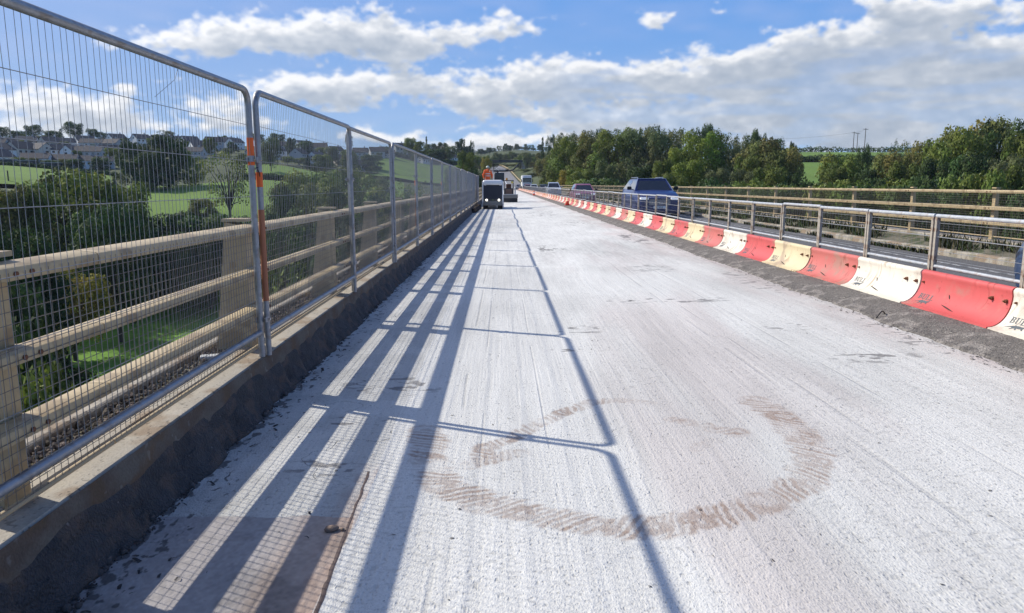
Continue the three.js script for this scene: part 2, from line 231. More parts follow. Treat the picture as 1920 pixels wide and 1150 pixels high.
function ringAt(x, f) {
  let best = 0;
  if (x < -0.9 || x > 2.4 || f < 3 || f > 5.9) return 0;
  for (const R of RING) {
    let run = 0;
    for (let i = 0; i < R.p.length - 1; i++) {
      const [ax, af] = R.p[i], [bx, bf] = R.p[i + 1], dx = bx - ax, df = bf - af, L = Math.hypot(dx, df);
      const t = clamp(((x - ax) * dx + (f - af) * df) / (L * L)), ex = x - ax - dx * t, ef = f - af - df * t, d = Math.hypot(ex, ef);
      if (d < R.w * 1.25) {
        const side = (ex * df - ef * dx) > 0 ? 1 : -1, arc = run + t * L + d * side * 0.5;
        const ph = arc / 0.056 + vn(x * 9, f * 9) * 0.8 + vn(x * 45, f * 45) * 0.22, id = Math.floor(ph), own = vn(id * 7.31 + 0.5, 3.7), lug = mix(0.3, 1, own) * (0.3 + 0.7 * sstep(0.15, 0.7, 0.5 - 0.5 * Math.cos((ph - id) * 2 * Math.PI)));
        const ext = R.w * (0.55 + 0.55 * vn(id * 3.17 + 0.5, 9.3 + side)), edge = 1 - sstep(ext * 0.75, ext * 1.12, d);
        best = Math.max(best, edge * lug * sstep(0.22, 0.66, fbm(x * 4.3 + 3, f * 4.3, 4) + R.w * 0.9) * (0.65 + 0.35 * vn(x * 60, f * 50)));
      }
      run += L;
    }
  }
  return best;
}
const D = new Float32Array(4);                                        // colour and height
function deckAt(x, f, fine) {
  const big = fbm(x * 0.55 + 3, f * 0.16 + 8, 4), mid = fbm(x * 2.2 + 9, f * 0.7 + 1, 4);
  const s1 = vn(x * 26 + vn(x * 1.3, f * 0.4) * 6, f * 0.35) - 0.5, s2 = vn(x * 70 + 13, f * 1.6) - 0.5;
  let k = 0.93 + (big - 0.5) * 0.34 + (mid - 0.5) * 0.26 + s1 * 0.09 + s2 * 0.07, h = 0.6 + s1 * 0.14 + s2 * 0.18 + (mid - 0.5) * 0.1, pit = 0;
  if (fine) {
    const g = vn(x * 150, f * 130), g2 = vn(x * 330 + 50, f * 260), g3 = vn(x * 75 + 20, f * 60 + 9);
    pit = sstep(0.76, 0.94, g) * 0.8 + sstep(0.8, 0.95, g3) * 0.7;
    k += (g2 - 0.5) * 0.22 + (g - 0.5) * 0.15; h += (g2 - 0.5) * 0.32 + (g - 0.5) * 0.3 - pit * 0.4;
    k *= 1 - 0.38 * Math.min(1, pit);
    const row = vn(x * 30, f * 55 + vn(x * 2, f * 2) * 3); const tooth = sstep(0.68, 0.85, row) * sstep(0.35, 0.6, vn(x * 1.7 + 60, f * 0.6 + 20)); k *= 1 - 0.13 * tooth; h -= tooth * 0.2;
  } else { const g = vn(x * 40, f * 9), g2 = vn(x * 17 + 5, f * 3.3); k += (g - 0.5) * 0.16 + (g2 - 0.5) * 0.08; }
  // saw marks running along the deck
  for (const [sx, w, dp] of [[-0.3, 0.006, 0.2], [-0.14, 0.004, 0.12], [0.3, 0.004, 0.1], [2.25, 0.01, 0.12], [2.42, 0.006, 0.1], [2.9, 0.006, 0.08]]) { const d = Math.abs(x - sx - (vn(f * 0.8, sx * 50) - 0.5) * 0.02); if (d < w * 2.5) { const q = (1 - sstep(w, w * 2.5, d)) * sstep(0.3, 0.5, vn(f * 1.3 + sx * 9, 7)); k *= 1 - dp * q; h -= 0.3 * q; } }
  let r = 0.645 * k, g = 0.638 * k, b = 0.598 * k;
  // pinkish dust lying along the tarmac strip and in sweeps
  const dust = sstep(3.3, 4.4, x + (fbm(x * 2, f * 0.5, 3) - 0.5) * 1.6) * (0.35 + 0.65 * vn(x * 5, f * 1.7)) * 0.75 + sstep(0.6, 0.78, fbm(x * 0.8 + 40, f * 0.12 + 4, 4)) * 0.4;
  r = mix(r, 0.51 * k, dust); g = mix(g, 0.43 * k, dust); b = mix(b, 0.40 * k, dust);
  // membrane left on the deck beside the kerb, up to a straight cut edge
  const wob = (vn(f * 3, 5) - 0.5) * 0.03 + (vn(x * 6, 9) - 0.5) * 0.03;
  if (x < -0.74 + wob * 0.6) {
    const pl = f < 3.53 + wob ? 1 : 0, soft = sstep(0.35, 0.6, fbm(x * 3 + 4, f * 3 + 2, 4));
    if (pl) { const q = 0.6 + 0.3 * soft + (vn(x * 60, f * 50) - 0.5) * 0.25; const br = sstep(-1.12, -0.95, x + (mid - 0.5) * 0.3); r = mix(0.36, 0.43, br) * q; g = mix(0.335, 0.345, br) * q; b = mix(0.32, 0.285, br) * q; h = 0.42 + (vn(x * 120, f * 90) - 0.5) * 0.2; }
    else { const q = 0.9 - 0.12 * soft; r *= q; g *= q; b *= q; }
    const crack = Math.abs(fbm(x * 2.3 + 70, f * 2.3 + 12, 4) - 0.5); if (crack < 0.0035 && vn(x * 2 + 9, f * 2) > 0.58) { r *= 0.35; g *= 0.35; b *= 0.35; h -= 0.4; }
    if (x < -1.3) { const gr = sstep(0.58, 0.66, fbm(x * 24 + 5, f * 15 + 3, 5) + sstep(-1.64, -1.77, x) * 0.22 - Math.max(0, x + 1.66) * 0.8) * 0.8; r = mix(r, 0.06, gr); g = mix(g, 0.055, gr); b = mix(b, 0.052, gr); }
  }
  if (f < 4.25 && x < -0.73 && x > -0.9) { const q = sstep(-0.9, -0.8, x + (vn(x * 30, f * 14) - 0.5) * 0.07) * (0.1 + 0.9 * vn(f * 9, x * 30)) * 0.5; r = mix(r, 0.29, q); g = mix(g, 0.19, q); b = mix(b, 0.145, q); }
  const t = ringAt(x, f); if (t > 0) { const q = Math.min(1, t * 1.15); r = mix(r, 0.29, q); g = mix(g, 0.215, q); b = mix(b, 0.17, q); }
  for (const [cx, cf, wx, wf] of SMUDGE) { const q = ((x - cx) / wx) ** 2 + ((f - cf) / wf) ** 2; if (q < 1) { const n = sstep(0.6, 0.68, fbm(x * 7 + cf, f * (fine ? 14 : 3), 4)) * (1 - q * q); r = mix(r, 0.12, n * 0.75); g = mix(g, 0.112, n * 0.75); b = mix(b, 0.108, n * 0.75); h -= n * 0.15; } }
  D[0] = r; D[1] = g; D[2] = b; D[3] = h;
}
const DX0 = -1.88, DX1 = 4.5;
function deckPiece(f0, f1, w, h, fine) {
  const hg = new Float32Array(w * h), col = dtex(w, h, (i, j) => { deckAt(mix(DX0, DX1, (i + 0.5) / w), mix(f0, f1, (j + 0.5) / h), fine); hg[j * w + i] = D[3]; return D; }), bump = dtex(w, h, (i, j) => hg[j * w + i], false);
  for (const t of [col, bump]) t.wrapS = t.wrapT = THREE.ClampToEdgeWrapping;
  return new THREE.MeshStandardMaterial({ map: col, bumpMap: bump, bumpScale: fine ? 0.009 : 0.004, roughness: 0.92, side: THREE.DoubleSide });
}
function deckSheet(f0, f1, n) { return sheet(16, n, (u, v) => { const x = mix(DX0, DX1, u); return [x, deckY(x), mix(f0, f1, v)]; }, (x, f, u, v) => [u, v]); }
const deckNear = deckPiece(1.2, 14.6, 2048, 2048, true), deckFar = deckPiece(14.6, 242, 1024, 2048, false);
struct('deck_surface', deckSheet(1.2, 14.6, 8), deckNear);
struct('deck_surface', deckSheet(14.6, 242, 40), deckFar);
struct('deck_surface', deckSheet(-14, 1.2, 4), deckFar);
// the bridge below
struct('bridge_deck', new MB().extrude([[-2.62, -0.04], [-2.62, -0.5], [-1.6, -0.9], [-1.2, -2.2], [9.4, -2.2], [9.8, -0.9], [10.8, -0.5], [10.8, -0.04]], -40, 242).geo(), M.kerb);
for (const f of [-20, 30, 80, 130, 180]) struct('bridge_pier', new MB().box(4.2, -13, f, 7, 22, 1.6).geo(), M.kerb);

// ------------------------------------------------------------------ left kerb with its tarry foot, ledge and gravel channel
struct('kerb', new MB().extrude([[-2.1, -0.02], [-1.83, -0.02], [-1.838, 0.12], [-1.852, 0.328], [-1.864, 0.342], [-2.03, 0.345], [-2.035, 0.365], [-2.06, 0.366], [-2.1, 0.36]], -14, 242, false, 64).geo(0.5), M.kerb);
seed(5);
{ // kerb face: a rough skin over the road side of the kerb
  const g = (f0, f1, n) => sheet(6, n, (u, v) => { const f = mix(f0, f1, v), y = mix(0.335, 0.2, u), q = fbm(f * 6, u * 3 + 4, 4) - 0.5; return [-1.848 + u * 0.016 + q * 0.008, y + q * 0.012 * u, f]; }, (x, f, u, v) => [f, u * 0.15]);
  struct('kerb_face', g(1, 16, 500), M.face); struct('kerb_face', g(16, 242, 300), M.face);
  const foot = (f0, f1, n) => sheet(16, n, (u, v) => {
    const f = mix(f0, f1, v), q = fbm(f * 4 + 3, u * 3 + 4, 5) - 0.5, lump = fbm(f * 11 + 8, u * 9, 3) - 0.5, lap = ((f * 2.1 + vn(f * 0.7, 3)) % 1);
    const reach = 0.09 + (vn(f * 2.2, 3) - 0.5) * 0.06 + (vn(f * 9, 8) - 0.5) * 0.03;
    return [-1.842 + Math.pow(u, 1.4) * (reach + 0.03) + q * 0.05 * Math.sin(Math.max(u, 0.15) * 3.1) + (u > 0 && u < 1 ? lap * 0.026 : 0), Math.max(mix(0.245 + (vn(f * 3, 1) - 0.5) * 0.05, -0.012, Math.pow(u, 0.9)) + lump * 0.055 * Math.sin(u * 3.1) + (u > 0.75 ? (vn(f * 20, u * 20) - 0.45) * 0.04 * (1 - u) * 4 : 0), -0.012), f];
  }, (x, f, u, v) => [f, u * 0.3]);
  struct('tar_fillet', foot(1, 16, 900), M.tar); struct('tar_fillet', foot(16, 242, 500), M.tar);
}
struct('ledge', new MB().extrude([[-2.62, -0.03], [-2.38, -0.03], [-2.38, 0.36], [-2.4, 0.372], [-2.6, 0.372], [-2.62, 0.36]], -14, 242, false, 32).geo(), M.kerb);
struct('gravel_bed', sheet(6, 400, (u, v) => [mix(-2.39, -2.05, u), 0.3 + fbm(u * 4, v * 700, 3) * 0.03, mix(-14, 242, v)]), M.soil);
{ // loose stones in the channel
  const st = [new THREE.DodecahedronGeometry(0.012, 0), new THREE.IcosahedronGeometry(0.012, 0)];
  const o = new THREE.InstancedMesh(st[0], surfMat(S.strip, 0.95, 0.002, { color: lin(0.75, 0.7, 0.65) }), 5200); o.name = 'gravel'; o.userData.kind = 'stuff'; o.userData.label = 'dark loose gravel lying in the channel behind the left kerb';
  const m = new THREE.Matrix4(), q = new THREE.Quaternion(), c = new THREE.Color(); seed(21);
  for (let i = 0; i < 5200; i++) { const f = 2 + Math.pow(rnd(), 1.7) * 22, s = rr(0.5, 1.7); q.setFromEuler(new THREE.Euler(rr(0, 6), rr(0, 6), rr(0, 6))); m.compose(V(rr(-2.38, -2.06), 0.325 + rnd() * 0.015, f), q, new THREE.Vector3(s, s * 0.8, s)); o.setMatrixAt(i, m); const t = rr(0.5, 1.9); o.setColorAt(i, c.setRGB(t, t * rr(0.9, 1), t * rr(0.8, 1))); }
  scene.add(o);
}
// ------------------------------------------------------------------ strip of old tarmac on the right, and the live carriageway
{
  const g = (f0, f1, nx, n, fine) => sheet(nx, n, (u, v) => {
    const f = mix(f0, f1, v), edge = 4.40 + (vn(f * 1.1, 4) - 0.5) * 0.1 + (vn(f * 5, 9) - 0.5) * 0.03 + (fine ? (vn(f * 17, 2) - 0.5) * 0.03 : 0);
    const x = mix(edge, 5.1, Math.pow(u, 1.25)), top = roadY(x), lo = deckY(x) - 0.012;
    const t = clamp((x - edge) / 0.42), step = mix(0.02, 0.3, sstep(0, 0.1, t)) + (u > 0 ? 0.7 * sstep(0.05, 1, t) : 0);
    const n1 = fbm(x * 9, f * 9, 4) - 0.5, n2 = vn(x * 30, f * 30) - 0.5;
    return [x, mix(lo, top, clamp(step)) + (u > 0 ? n1 * 0.01 * (1 - t * 0.8) + n2 * 0.014 * (1 - t * 0.6) : 0) - (u > 0.85 ? (u - 0.85) * 0.05 : 0), f];
  });
  struct('tarmac_strip', g(1, 26, 30, 900, true), M.strip); struct('tarmac_strip', g(26, 242, 10, 600, false), M.strip);
}
struct('road', sheet(6, 60, (u, v) => { const x = mix(5.02, 8.75, u); return [x, roadY(x) - 0.004, mix(-14, 242, v)]; }), M.road);
const paint = surfMat(surface(1, 256, (x, y, N) => { const w = sstep(0.36, 0.62, N(20, 3)) * 0.9, k = 0.8 + N(60, 1) * 0.2; return [mix(0.5 * k, 0.11, w), mix(0.5 * k, 0.11, w), mix(0.49 * k, 0.108, w), 0.5]; }), 0.7, 0.0005);
struct('road_marking', sheet(1, 60, (u, v) => { const x = mix(7.98, 8.06, u); return [x, roadY(x) + 0.001, mix(-14, 242, v)]; }), paint);
struct('kerb', new MB().extrude([[8.73, 0.2], [8.745, 0.375], [8.77, 0.395], [8.88, 0.4], [8.88, 0.2]].reverse(), -14, 242, false, 64).geo(0.4), M.kerb);
struct('verge', sheet(14, 700, (u, v) => { const x = mix(8.87, 9.72, u), f = mix(-14, 242, v); return [x, 0.39 + u * 0.13 + (fbm(x * 6, f * 3, 4) - 0.4) * 0.09 * Math.sin(u * 3.1), f]; }), M.soil);
struct('plinth', new MB().extrude([[9.62, -0.03], [10.2, -0.03], [10.2, 0.57], [9.64, 0.575], [9.62, 0.56]], -14, 242, false, 32).geo(), M.kerb);
{ // weeds on the verge and along the kerb
  const P = [], N = [], C = []; seed(31);
  for (let i = 0; i < 30000; i++) {
    const f = 5 + Math.pow(rnd(), 1.6) * 95, onKerb = rnd() < 0.45, x = onKerb ? rr(8.62, 8.8) : rr(8.85, 9.65); if (vn(f * 0.9 + (onKerb ? 40 : 0), x * 3) < (onKerb ? 0.5 : 0.42)) continue;
    const y0 = onKerb ? roadY(x) - 0.01 : 0.4 + (x - 8.87) * 0.14, h = rr(0.05, onKerb ? 0.14 : 0.22), w = rr(0.008, 0.02) * (1 + f * 0.03), a = rr(0, 6.28), lx = rr(-0.1, 0.1), lf = rr(-0.1, 0.1);
    const ca = Math.cos(a) * w, sa = Math.sin(a) * w;
    P.push(x - ca, y0, -f - sa, x + ca, y0, -f + sa, x + lx, y0 + h, -f + lf); for (let k = 0; k < 3; k++) N.push(Math.sin(a) * 0.6, 0.8, Math.cos(a) * 0.6);
    const t = rr(0.6, 1.3), dry = rnd() < 0.3; for (let k = 0; k < 3; k++) C.push((dry ? 0.16 : 0.07) * t, (dry ? 0.14 : 0.1) * t, (dry ? 0.07 : 0.026) * t);
  }
  const g = new THREE.BufferGeometry(); g.setAttribute('position', new THREE.Float32BufferAttribute(P, 3)); g.setAttribute('normal', new THREE.Float32BufferAttribute(N, 3)); g.setAttribute('color', new THREE.Float32BufferAttribute(C, 3));
  tag(put(scene, 'weeds', g, new THREE.MeshStandardMaterial({ vertexColors: true, roughness: 0.9, side: THREE.DoubleSide }), 'stuff'), 'weeds and grass growing along the kerb and verge beyond the road');
}
// ------------------------------------------------------------------ parapets: posts, three rails, wire mesh
function parapet(name, label, X, side, base, y, postBase, f0, f1, meshTo, z0, hw, dep) {   // side -1: the road lies to the right of it
  const t = thing(name, label, 'parapet', [0, 0, 0]);
  const sx = (d) => X + side * d;                                     // d metres outward from the road face of the rails
  const post = (f, near) => {
    const b = new MB(), w = hw, h = y[2][1] - 0.005;
    const P = (d, yy, ff) => V(sx(d), yy, ff), q = (a, c, e, g) => b.quad(a, c, e, g);
    const A = [P(0.122, postBase, f - w), P(0.122 + dep, postBase, f - w), P(0.122 + dep, postBase, f + w), P(0.122, postBase, f + w)], B = [P(0.122, h, f - w), P(0.122 + dep * 0.55, h + 0.03, f - w), P(0.122 + dep * 0.55, h + 0.03, f + w), P(0.122, h, f + w)];
    for (let i = 0; i < 4; i++) { const j = (i + 1) % 4; side < 0 ? q(A[j], A[i], B[i], B[j]) : q(A[i], A[j], B[j], B[i]); }
    if (near) { for (const ff of [f - w - 0.002, f + w + 0.002]) b.add(new THREE.CylinderGeometry(0.012, 0.012, 0.01, 6).rotateX(Math.PI / 2), new THREE.Matrix4().makeTranslation(sx(0.2), y[1][1], -ff)); }
    put(t, 'post', b.geo(), M.cream);
    put(t, 'post_cap', new MB().box(sx(0.122 + dep * 0.27), h + 0.045, f, dep * 0.55 + 0.04, 0.022, w * 2 + 0.03).geo(), M.cream);
    if (near) for (const [lo, hi] of y) put(t, 'bracket', new MB().box(sx(0.128), (lo + hi) / 2, f, 0.02, 0.045, hw * 2 + 0.03).geo(), M.cream);
    if (near) for (const [lo, hi] of y) for (const s of [-1, 1]) put(t, 'bolt', new MB().add(new THREE.CylinderGeometry(0.011, 0.011, 0.012, 6).rotateZ(Math.PI / 2), new THREE.Matrix4().makeTranslation(sx(-0.004), (lo + hi) / 2, -(f + s * 0.05))).geo(), M.rust);
  };
  const n0 = Math.ceil((f0 - z0) / 3);
  for (let f = z0 + n0 * 3; f < f1; f += 3) post(f, f < 24);
  for (const [lo, hi, rise] of y) for (let f = f0; f < f1; f += 12) {
    const pr = rrect(Math.min(sx(0), sx(0.12)), lo, Math.max(sx(0), sx(0.12)), hi, 0.012, 2);
    if (rise) for (const p of pr) if (p[1] > (lo + hi) / 2) p[1] += rise * Math.abs(p[0] - sx(0)) / 0.12;
    put(t, 'rail', new MB().extrude(pr, f + 0.004, Math.min(f + 12, f1) - 0.004, true, 4).geo(0.5), M.cream);
  }
  const w = new MB(), xm = sx(-0.006), top = y[2][1] - 0.02, seg = 3; seed(3 + side);
  for (let f = f0; f < meshTo; f += 0.05) w.bar(V(xm, base, f), V(xm + rr(-0.002, 0.002), top, f + rr(-0.003, 0.003)), 0.0016, 4);
  for (let yy = base; yy <= top; yy += 0.05) for (let f = f0; f < meshTo; f += seg) w.bar(V(xm + 0.003 * side, yy + rr(-0.002, 0.002), f), V(xm + 0.003 * side, yy + rr(-0.002, 0.002), f + seg), 0.0018, 4);
  put(t, 'mesh_infill', w.geo(), M.meshWire, 'stuff');
  const bb = new MB(); for (let f = f0; f < f1; f += 12) bb.tube([V(sx(0.01), base - 0.014, f), V(sx(0.01), base - 0.014, Math.min(f + 11.99, f1))], 0.014, 8);
  put(t, 'bottom_bar', bb.geo(), M.tan);
  return t;
}
parapet('bridge_parapet', 'long cream steel bridge parapet with three rails and wire mesh behind the tall fence panels', -1.905, -1, 0.424, [[0.652, 0.71], [0.955, 1.006], [1.287, 1.343, 0.014]], 0.3, -8.5, 240, 60, 2.945, 0.085, 0.28);
parapet('bridge_parapet', 'long cream three-rail bridge parapet on the far side of the live road', 9.73, 1, 0.66, [[0.865, 0.93], [1.16, 1.235], [1.49, 1.555]], 0.55, -8.5, 240, 90, 14.78 - 12, 0.05, 0.11);

// ------------------------------------------------------------------ tall temporary fence panels on the kerb
{
  const FX = -1.86, Y0 = 0.342, L = 3.44, R = 0.0235;
  const corner = (f0, f1, y0, y1, r) => { const p = [V(0, y0, f0), V(0, y1 - r, f0)]; for (let i = 1; i <= 6; i++) { const t = i / 6 * Math.PI / 2; p.push(V(0, y1 - r + r * Math.sin(t), f0 + r - r * Math.cos(t))); } for (let i = 0; i <= 6; i++) { const t = i / 6 * Math.PI / 2; p.push(V(0, y1 - r + r * Math.cos(t), f1 - r + r * Math.sin(t))); } p.push(V(0, y0, f1)); return p; };
  const mats = { grey: M.galv };
  const makePanel = (n, wires) => {
    seed(100 + n);
    const t = thing('mesh_fence', '', 'fence panel', [0, 0, 0]);
    put(t, 'frame', new MB().tube(corner(0, L, 0.0, 2.0, 0.11), R, n < 4 ? 10 : 6).geo(), mats.grey);
    put(t, 'bottom_rail', new MB().tube([V(0, 0.195, R), V(0, 0.195, L - R)], R * 0.95, n < 4 ? 10 : 6, false).geo(), mats.grey);
    const w = new MB();
    for (let f = 0.05; f < L - 0.03; f += 0.05) {
      const k = n < 2 ? rr(-1, 1) * 0.006 : 0, bend = n < 3 && rnd() < 0.12 ? rr(-0.018, 0.018) : 0, ym = rr(0.8, 1.7);
      w.tube([V(0.004, 0.16, f), V(0.004 + k * 0.5, ym, f + bend), V(0.004, 2.012, f + k)], 0.00135, 4, false);
    }
    for (let y = 0.45; y < 1.9; y += 0.26) w.tube([V(-0.001, y, 0.01), V(0.002, y + rr(-0.006, 0.006), L * 0.5), V(-0.001, y, L - 0.01)], 0.0019, 4, false);
    if (n === 0) w.tube([V(0.004, 2.0, L - 1.17), V(0.03, 1.9, L - 1.3), V(0.01, 1.78, L - 1.52)], 0.0016, 4, false);
    if (n === 1) w.tube([V(0.004, 1.72, 0.5), V(0.03, 1.73, 0.62), V(0.03, 1.64, 0.64)], 0.0016, 4, false);
    put(t, 'wire_infill', w.geo(), M.wire, 'stuff');
    return t;
  };
  const protos = [makePanel(0), makePanel(1), makePanel(2)];
  const Z1 = 5.647;
  for (let n = -1; n < 16; n++) {
    const p = n === 0 ? protos[0] : n === 1 ? protos[1] : n === 2 ? protos[2] : copy(protos[1 + (n & 1)]);
    seed(300 + n); p.position.set(FX + ((n & 1) ? 0.03 : 0) + rr(-0.003, 0.003), Y0, -(Z1 - 3.47 + n * 3.5)); if (n > 1) p.rotation.set(0, 0, rr(-0.006, 0.006));
    p.userData.group = 'mesh fence panels along the kerb'; p.userData.category = 'fence panel';
    p.userData.label = n === -1 ? 'grey mesh fence panel on the kerb beside the camera, mostly out of view' : n === 0 ? 'nearest tall grey mesh fence panel in view, with a stray bent wire near its top' : n === 1 ? 'tall grey mesh fence panel whose near post is painted orange-brown low down' : ord(n + 1) + ' tall grey mesh fence panel along the kerb counting away from the camera';
    if (n === 1) { put(p, 'painted_post', new MB().tube([V(0, 0.43, 0), V(0, 1.13, 0)], R + 0.0012, 10, false).geo(), std(0.36, 0.13, 0.06, 0.6)).userData.label = 'orange-brown paint on the post';
      put(p, 'tape', new MB().tube([V(0, 1.3, 0), V(0, 1.41, 0)], R + 0.002, 10).geo(), M.orange); }
    if (n === 0) { put(p, 'tape', new MB().tube([V(0, 1.53, L), V(0, 1.66, L)], R + 0.002, 10).geo(), M.orange); put(p, 'tape', new MB().tube([V(0, 1.46, L), V(0, 1.485, L)], R + 0.002, 10).geo(), M.orange); }
  }
  // clamps that join neighbouring panels
  const clampAt = (n, y) => {
    const c = thing('fence_clamp', 'steel bolted clamp joining the ' + (n === 0 ? 'first' : ord(n + 1)) + ' and ' + ord(n + 2) + ' fence panels, ' + (y > 1 ? 'upper' : 'lower') + ' of the pair', 'clamp', [FX, Y0 + y, Z1 + n * 3.5], 0, 'clamps between fence panels');
    put(c, 'plate', new MB().add(new RoundedBoxGeometry(0.012, 0.04, 0.11, 2, 0.004), new THREE.Matrix4().makeTranslation(0.045, 0, 0)).add(new RoundedBoxGeometry(0.012, 0.04, 0.11, 2, 0.004), new THREE.Matrix4().makeTranslation(-0.027, 0, 0)).geo(), M.galv);
    put(c, 'bolt', new MB().add(new THREE.CylinderGeometry(0.006, 0.006, 0.1, 6).rotateZ(Math.PI / 2), new THREE.Matrix4()).add(new THREE.CylinderGeometry(0.011, 0.011, 0.01, 6).rotateZ(Math.PI / 2), new THREE.Matrix4().makeTranslation(0.062, 0, 0)).geo(), M.chrome);
  };
  for (let n = 0; n < 9; n++) { clampAt(n, 1.5 - (n % 3) * 0.12); if (n < 6) clampAt(n, n % 2 ? 0.36 : 0.29); }
  const tie = thing('cable_tie', 'black strap tied round the joined posts below the upper clamp', 'strap', [FX, Y0 + 1.43, Z1]);
  put(tie, 'loop', new MB().add(new THREE.TorusGeometry(0.036, 0.004, 6, 20).rotateX(Math.PI / 2).rotateZ(0.35), new THREE.Matrix4()).geo(), M.black);
  put(tie, 'tail', new MB().tube([V(0.034, 0.0, -0.01), V(0.045, -0.03, 0), V(0.04, -0.07, 0.02)], 0.004, 5).geo(), M.black);
  // a pole at the far end
  const pole = thing('scaffold_pole', 'grey upright steel pole where the row of fence panels ends', 'pole', [-1.86, 0.342, 59.6]);
  put(pole, 'tube', new MB().tube([V(0, 0, 0), V(0, 2.05, 0)], 0.04, 8).geo(), M.galv); put(pole, 'coupler', new MB().box(0, 1.9, 0, 0.12, 0.12, 0.12).geo(), M.galv);
}

// ------------------------------------------------------------------ red and white barrier blocks with a mesh guard on top
{
  const L = 1.657, Z0 = 7.375, BX = 4.976;
  const prof = [[BX, 0.196], [BX + 0.004, 0.215]];
  for (let i = 0; i <= 12; i++) { const t = i / 12 * Math.PI / 2; prof.push([BX + 0.014 + 0.225 * Math.sin(t), 0.535 - 0.318 * Math.cos(t)]); }
  for (let i = 0; i <= 7; i++) { const t = (205 - i * 25) * Math.PI / 180; prof.push([BX + 0.272 + 0.043 * Math.cos(t), 0.583 + 0.043 * Math.sin(t)]); }
  prof.push([BX + 0.335, 0.56], [BX + 0.36, 0.3], [BX + 0.37, 0.196]); prof.reverse();
  const dirty = (r, g, b, w) => surfMat(surface(1.9, 512, (x, y, N) => { const a = N(5, 4), s = sstep(0.52, 0.78, N(9, 5, 30)), sc = sstep(0.8, 0.9, N(48, 2, 55)) + sstep(0.62, 0.8, vn(x * 60 + vn(x * 4, y * 9) * 3, y * 5 + 4)) * sstep(0.5, 0.8, N(5, 3, 80)) * (0.6 + w * 3); const k = 0.86 + a * 0.25; return [(mix(r * k, 0.33, s * w)) * (1 - sc * 0.22), (mix(g * k, 0.23, s * w)) * (1 - sc * 0.26), (mix(b * k, 0.17, s * w)) * (1 - sc * 0.3), 0.5]; }), 0.5, 0.0005);
  const shift = (m, a, b) => { const c = m.clone(); for (const k of ['map', 'bumpMap']) { c[k] = m[k].clone(); c[k].offset.set(a, b); c[k].needsUpdate = true; } return c; };
  const red = [dirty(0.58, 0.1, 0.095, 0.45), dirty(0.56, 0.155, 0.13, 0.65)], wht = [dirty(0.72, 0.67, 0.57, 0.38), dirty(0.68, 0.57, 0.36, 0.7)];
  for (const l of [red, wht]) for (const [i, a, b] of [[0, 0.37, 0.21], [1, 0.61, 0.44], [0, 0.13, 0.7], [1, 0.83, 0.57]]) l.push(shift(l[i], a, b));
  const shellGeo = new MB().extrude(prof, 0.011, L - 0.011, true, 2).geo(0.6), shellFar = shellGeo;
  const onFace = (t, off = 0) => [BX + 0.014 + (0.225 - off) * Math.sin(t), 0.535 - (0.318 - off) * Math.cos(t)];
  const boltAt = (f, t, s) => { const [x, y] = onFace(t, 0.012 * s); return new MB().add(new THREE.CylinderGeometry(0.021 * s, 0.024 * s, 0.03 * s, 6).rotateZ(Math.PI / 2), new THREE.Matrix4().makeTranslation(x, y, -f)).add(new THREE.CylinderGeometry(0.01 * s, 0.01 * s, 0.05 * s, 6).rotateZ(Math.PI / 2), new THREE.Matrix4().makeTranslation(x - 0.01, y, -f)).geo(); };
  const slotAt = (f0, f1, t0, t1, th) => { const b = new MB(), n = 5; for (let i = 0; i < n; i++) { const q = (k) => mix(t0, t1, k / n), e = (k) => th * Math.sin(Math.PI * clamp(k / n * 0.9 + 0.05)); const P = (k, s) => { const [x, y] = onFace(q(k) + s * e(k), 0.0035); return V(x, y, mix(f0, f1, k / n)); }; b.quad(P(i, -1), P(i + 1, -1), P(i + 1, 1), P(i, 1)); } return b.geo(); };
  // the printed emblem: four letters over a charging bull
  const cv = document.createElement('canvas'); cv.width = 256; cv.height = 256; const g = cv.getContext('2d'); g.clearRect(0, 0, 256, 256);
  g.fillStyle = '#565d62'; g.font = 'bold 118px serif'; g.textAlign = 'center'; g.fillText('BULL', 128, 104, 250);
  g.beginPath(); g.moveTo(14, 196); g.quadraticCurveTo(60, 150, 104, 132); g.lineTo(112, 116); g.lineTo(124, 130); g.quadraticCurveTo(150, 118, 176, 126); g.quadraticCurveTo(214, 128, 226, 112); g.lineTo(240, 118); g.quadraticCurveTo(230, 142, 212, 150); g.lineTo(226, 188); g.lineTo(214, 190); g.lineTo(196, 164); g.quadraticCurveTo(170, 176, 150, 170); g.lineTo(160, 204); g.lineTo(146, 206); g.lineTo(132, 174); g.lineTo(112, 186); g.lineTo(96, 210); g.lineTo(84, 206); g.lineTo(96, 176); g.lineTo(86, 164); g.quadraticCurveTo(60, 172, 14, 196); g.fill();
  const dt = new THREE.CanvasTexture(cv); dt.colorSpace = THREE.SRGBColorSpace;
  const print = new THREE.MeshStandardMaterial({ map: dt, transparent: true, roughness: 0.7, side: THREE.DoubleSide });
  const decal = (() => { const b = new MB(), n = 8; for (let i = 0; i < n; i++) { const t0 = mix(0.2, 0.98, i / n), t1 = mix(0.2, 0.98, (i + 1) / n), [x0, y0] = onFace(t0, 0.002), [x1, y1] = onFace(t1, 0.002); b.quad(V(x0, y0, L - 0.09), V(x0, y0, L - 0.4), V(x1, y1, L - 0.4), V(x1, y1, L - 0.09), null, [0, i / n, 1, i / n, 1, (i + 1) / n, 0, (i + 1) / n]); } return b.geo(); })();
  const dark = std(0.03, 0.024, 0.02, 0.9);
  const boltGeo = [boltAt(0.3, 1.36, 1), boltAt(0.075, 1.36, 0.95), boltAt(L - 0.07, 1.38, 0.6)], slotGeo = [slotAt(0.98, 1.03, 0.95, 1.12, 0.045), slotAt(0.75, 1.05, 0.4, 0.62, 0.035)];
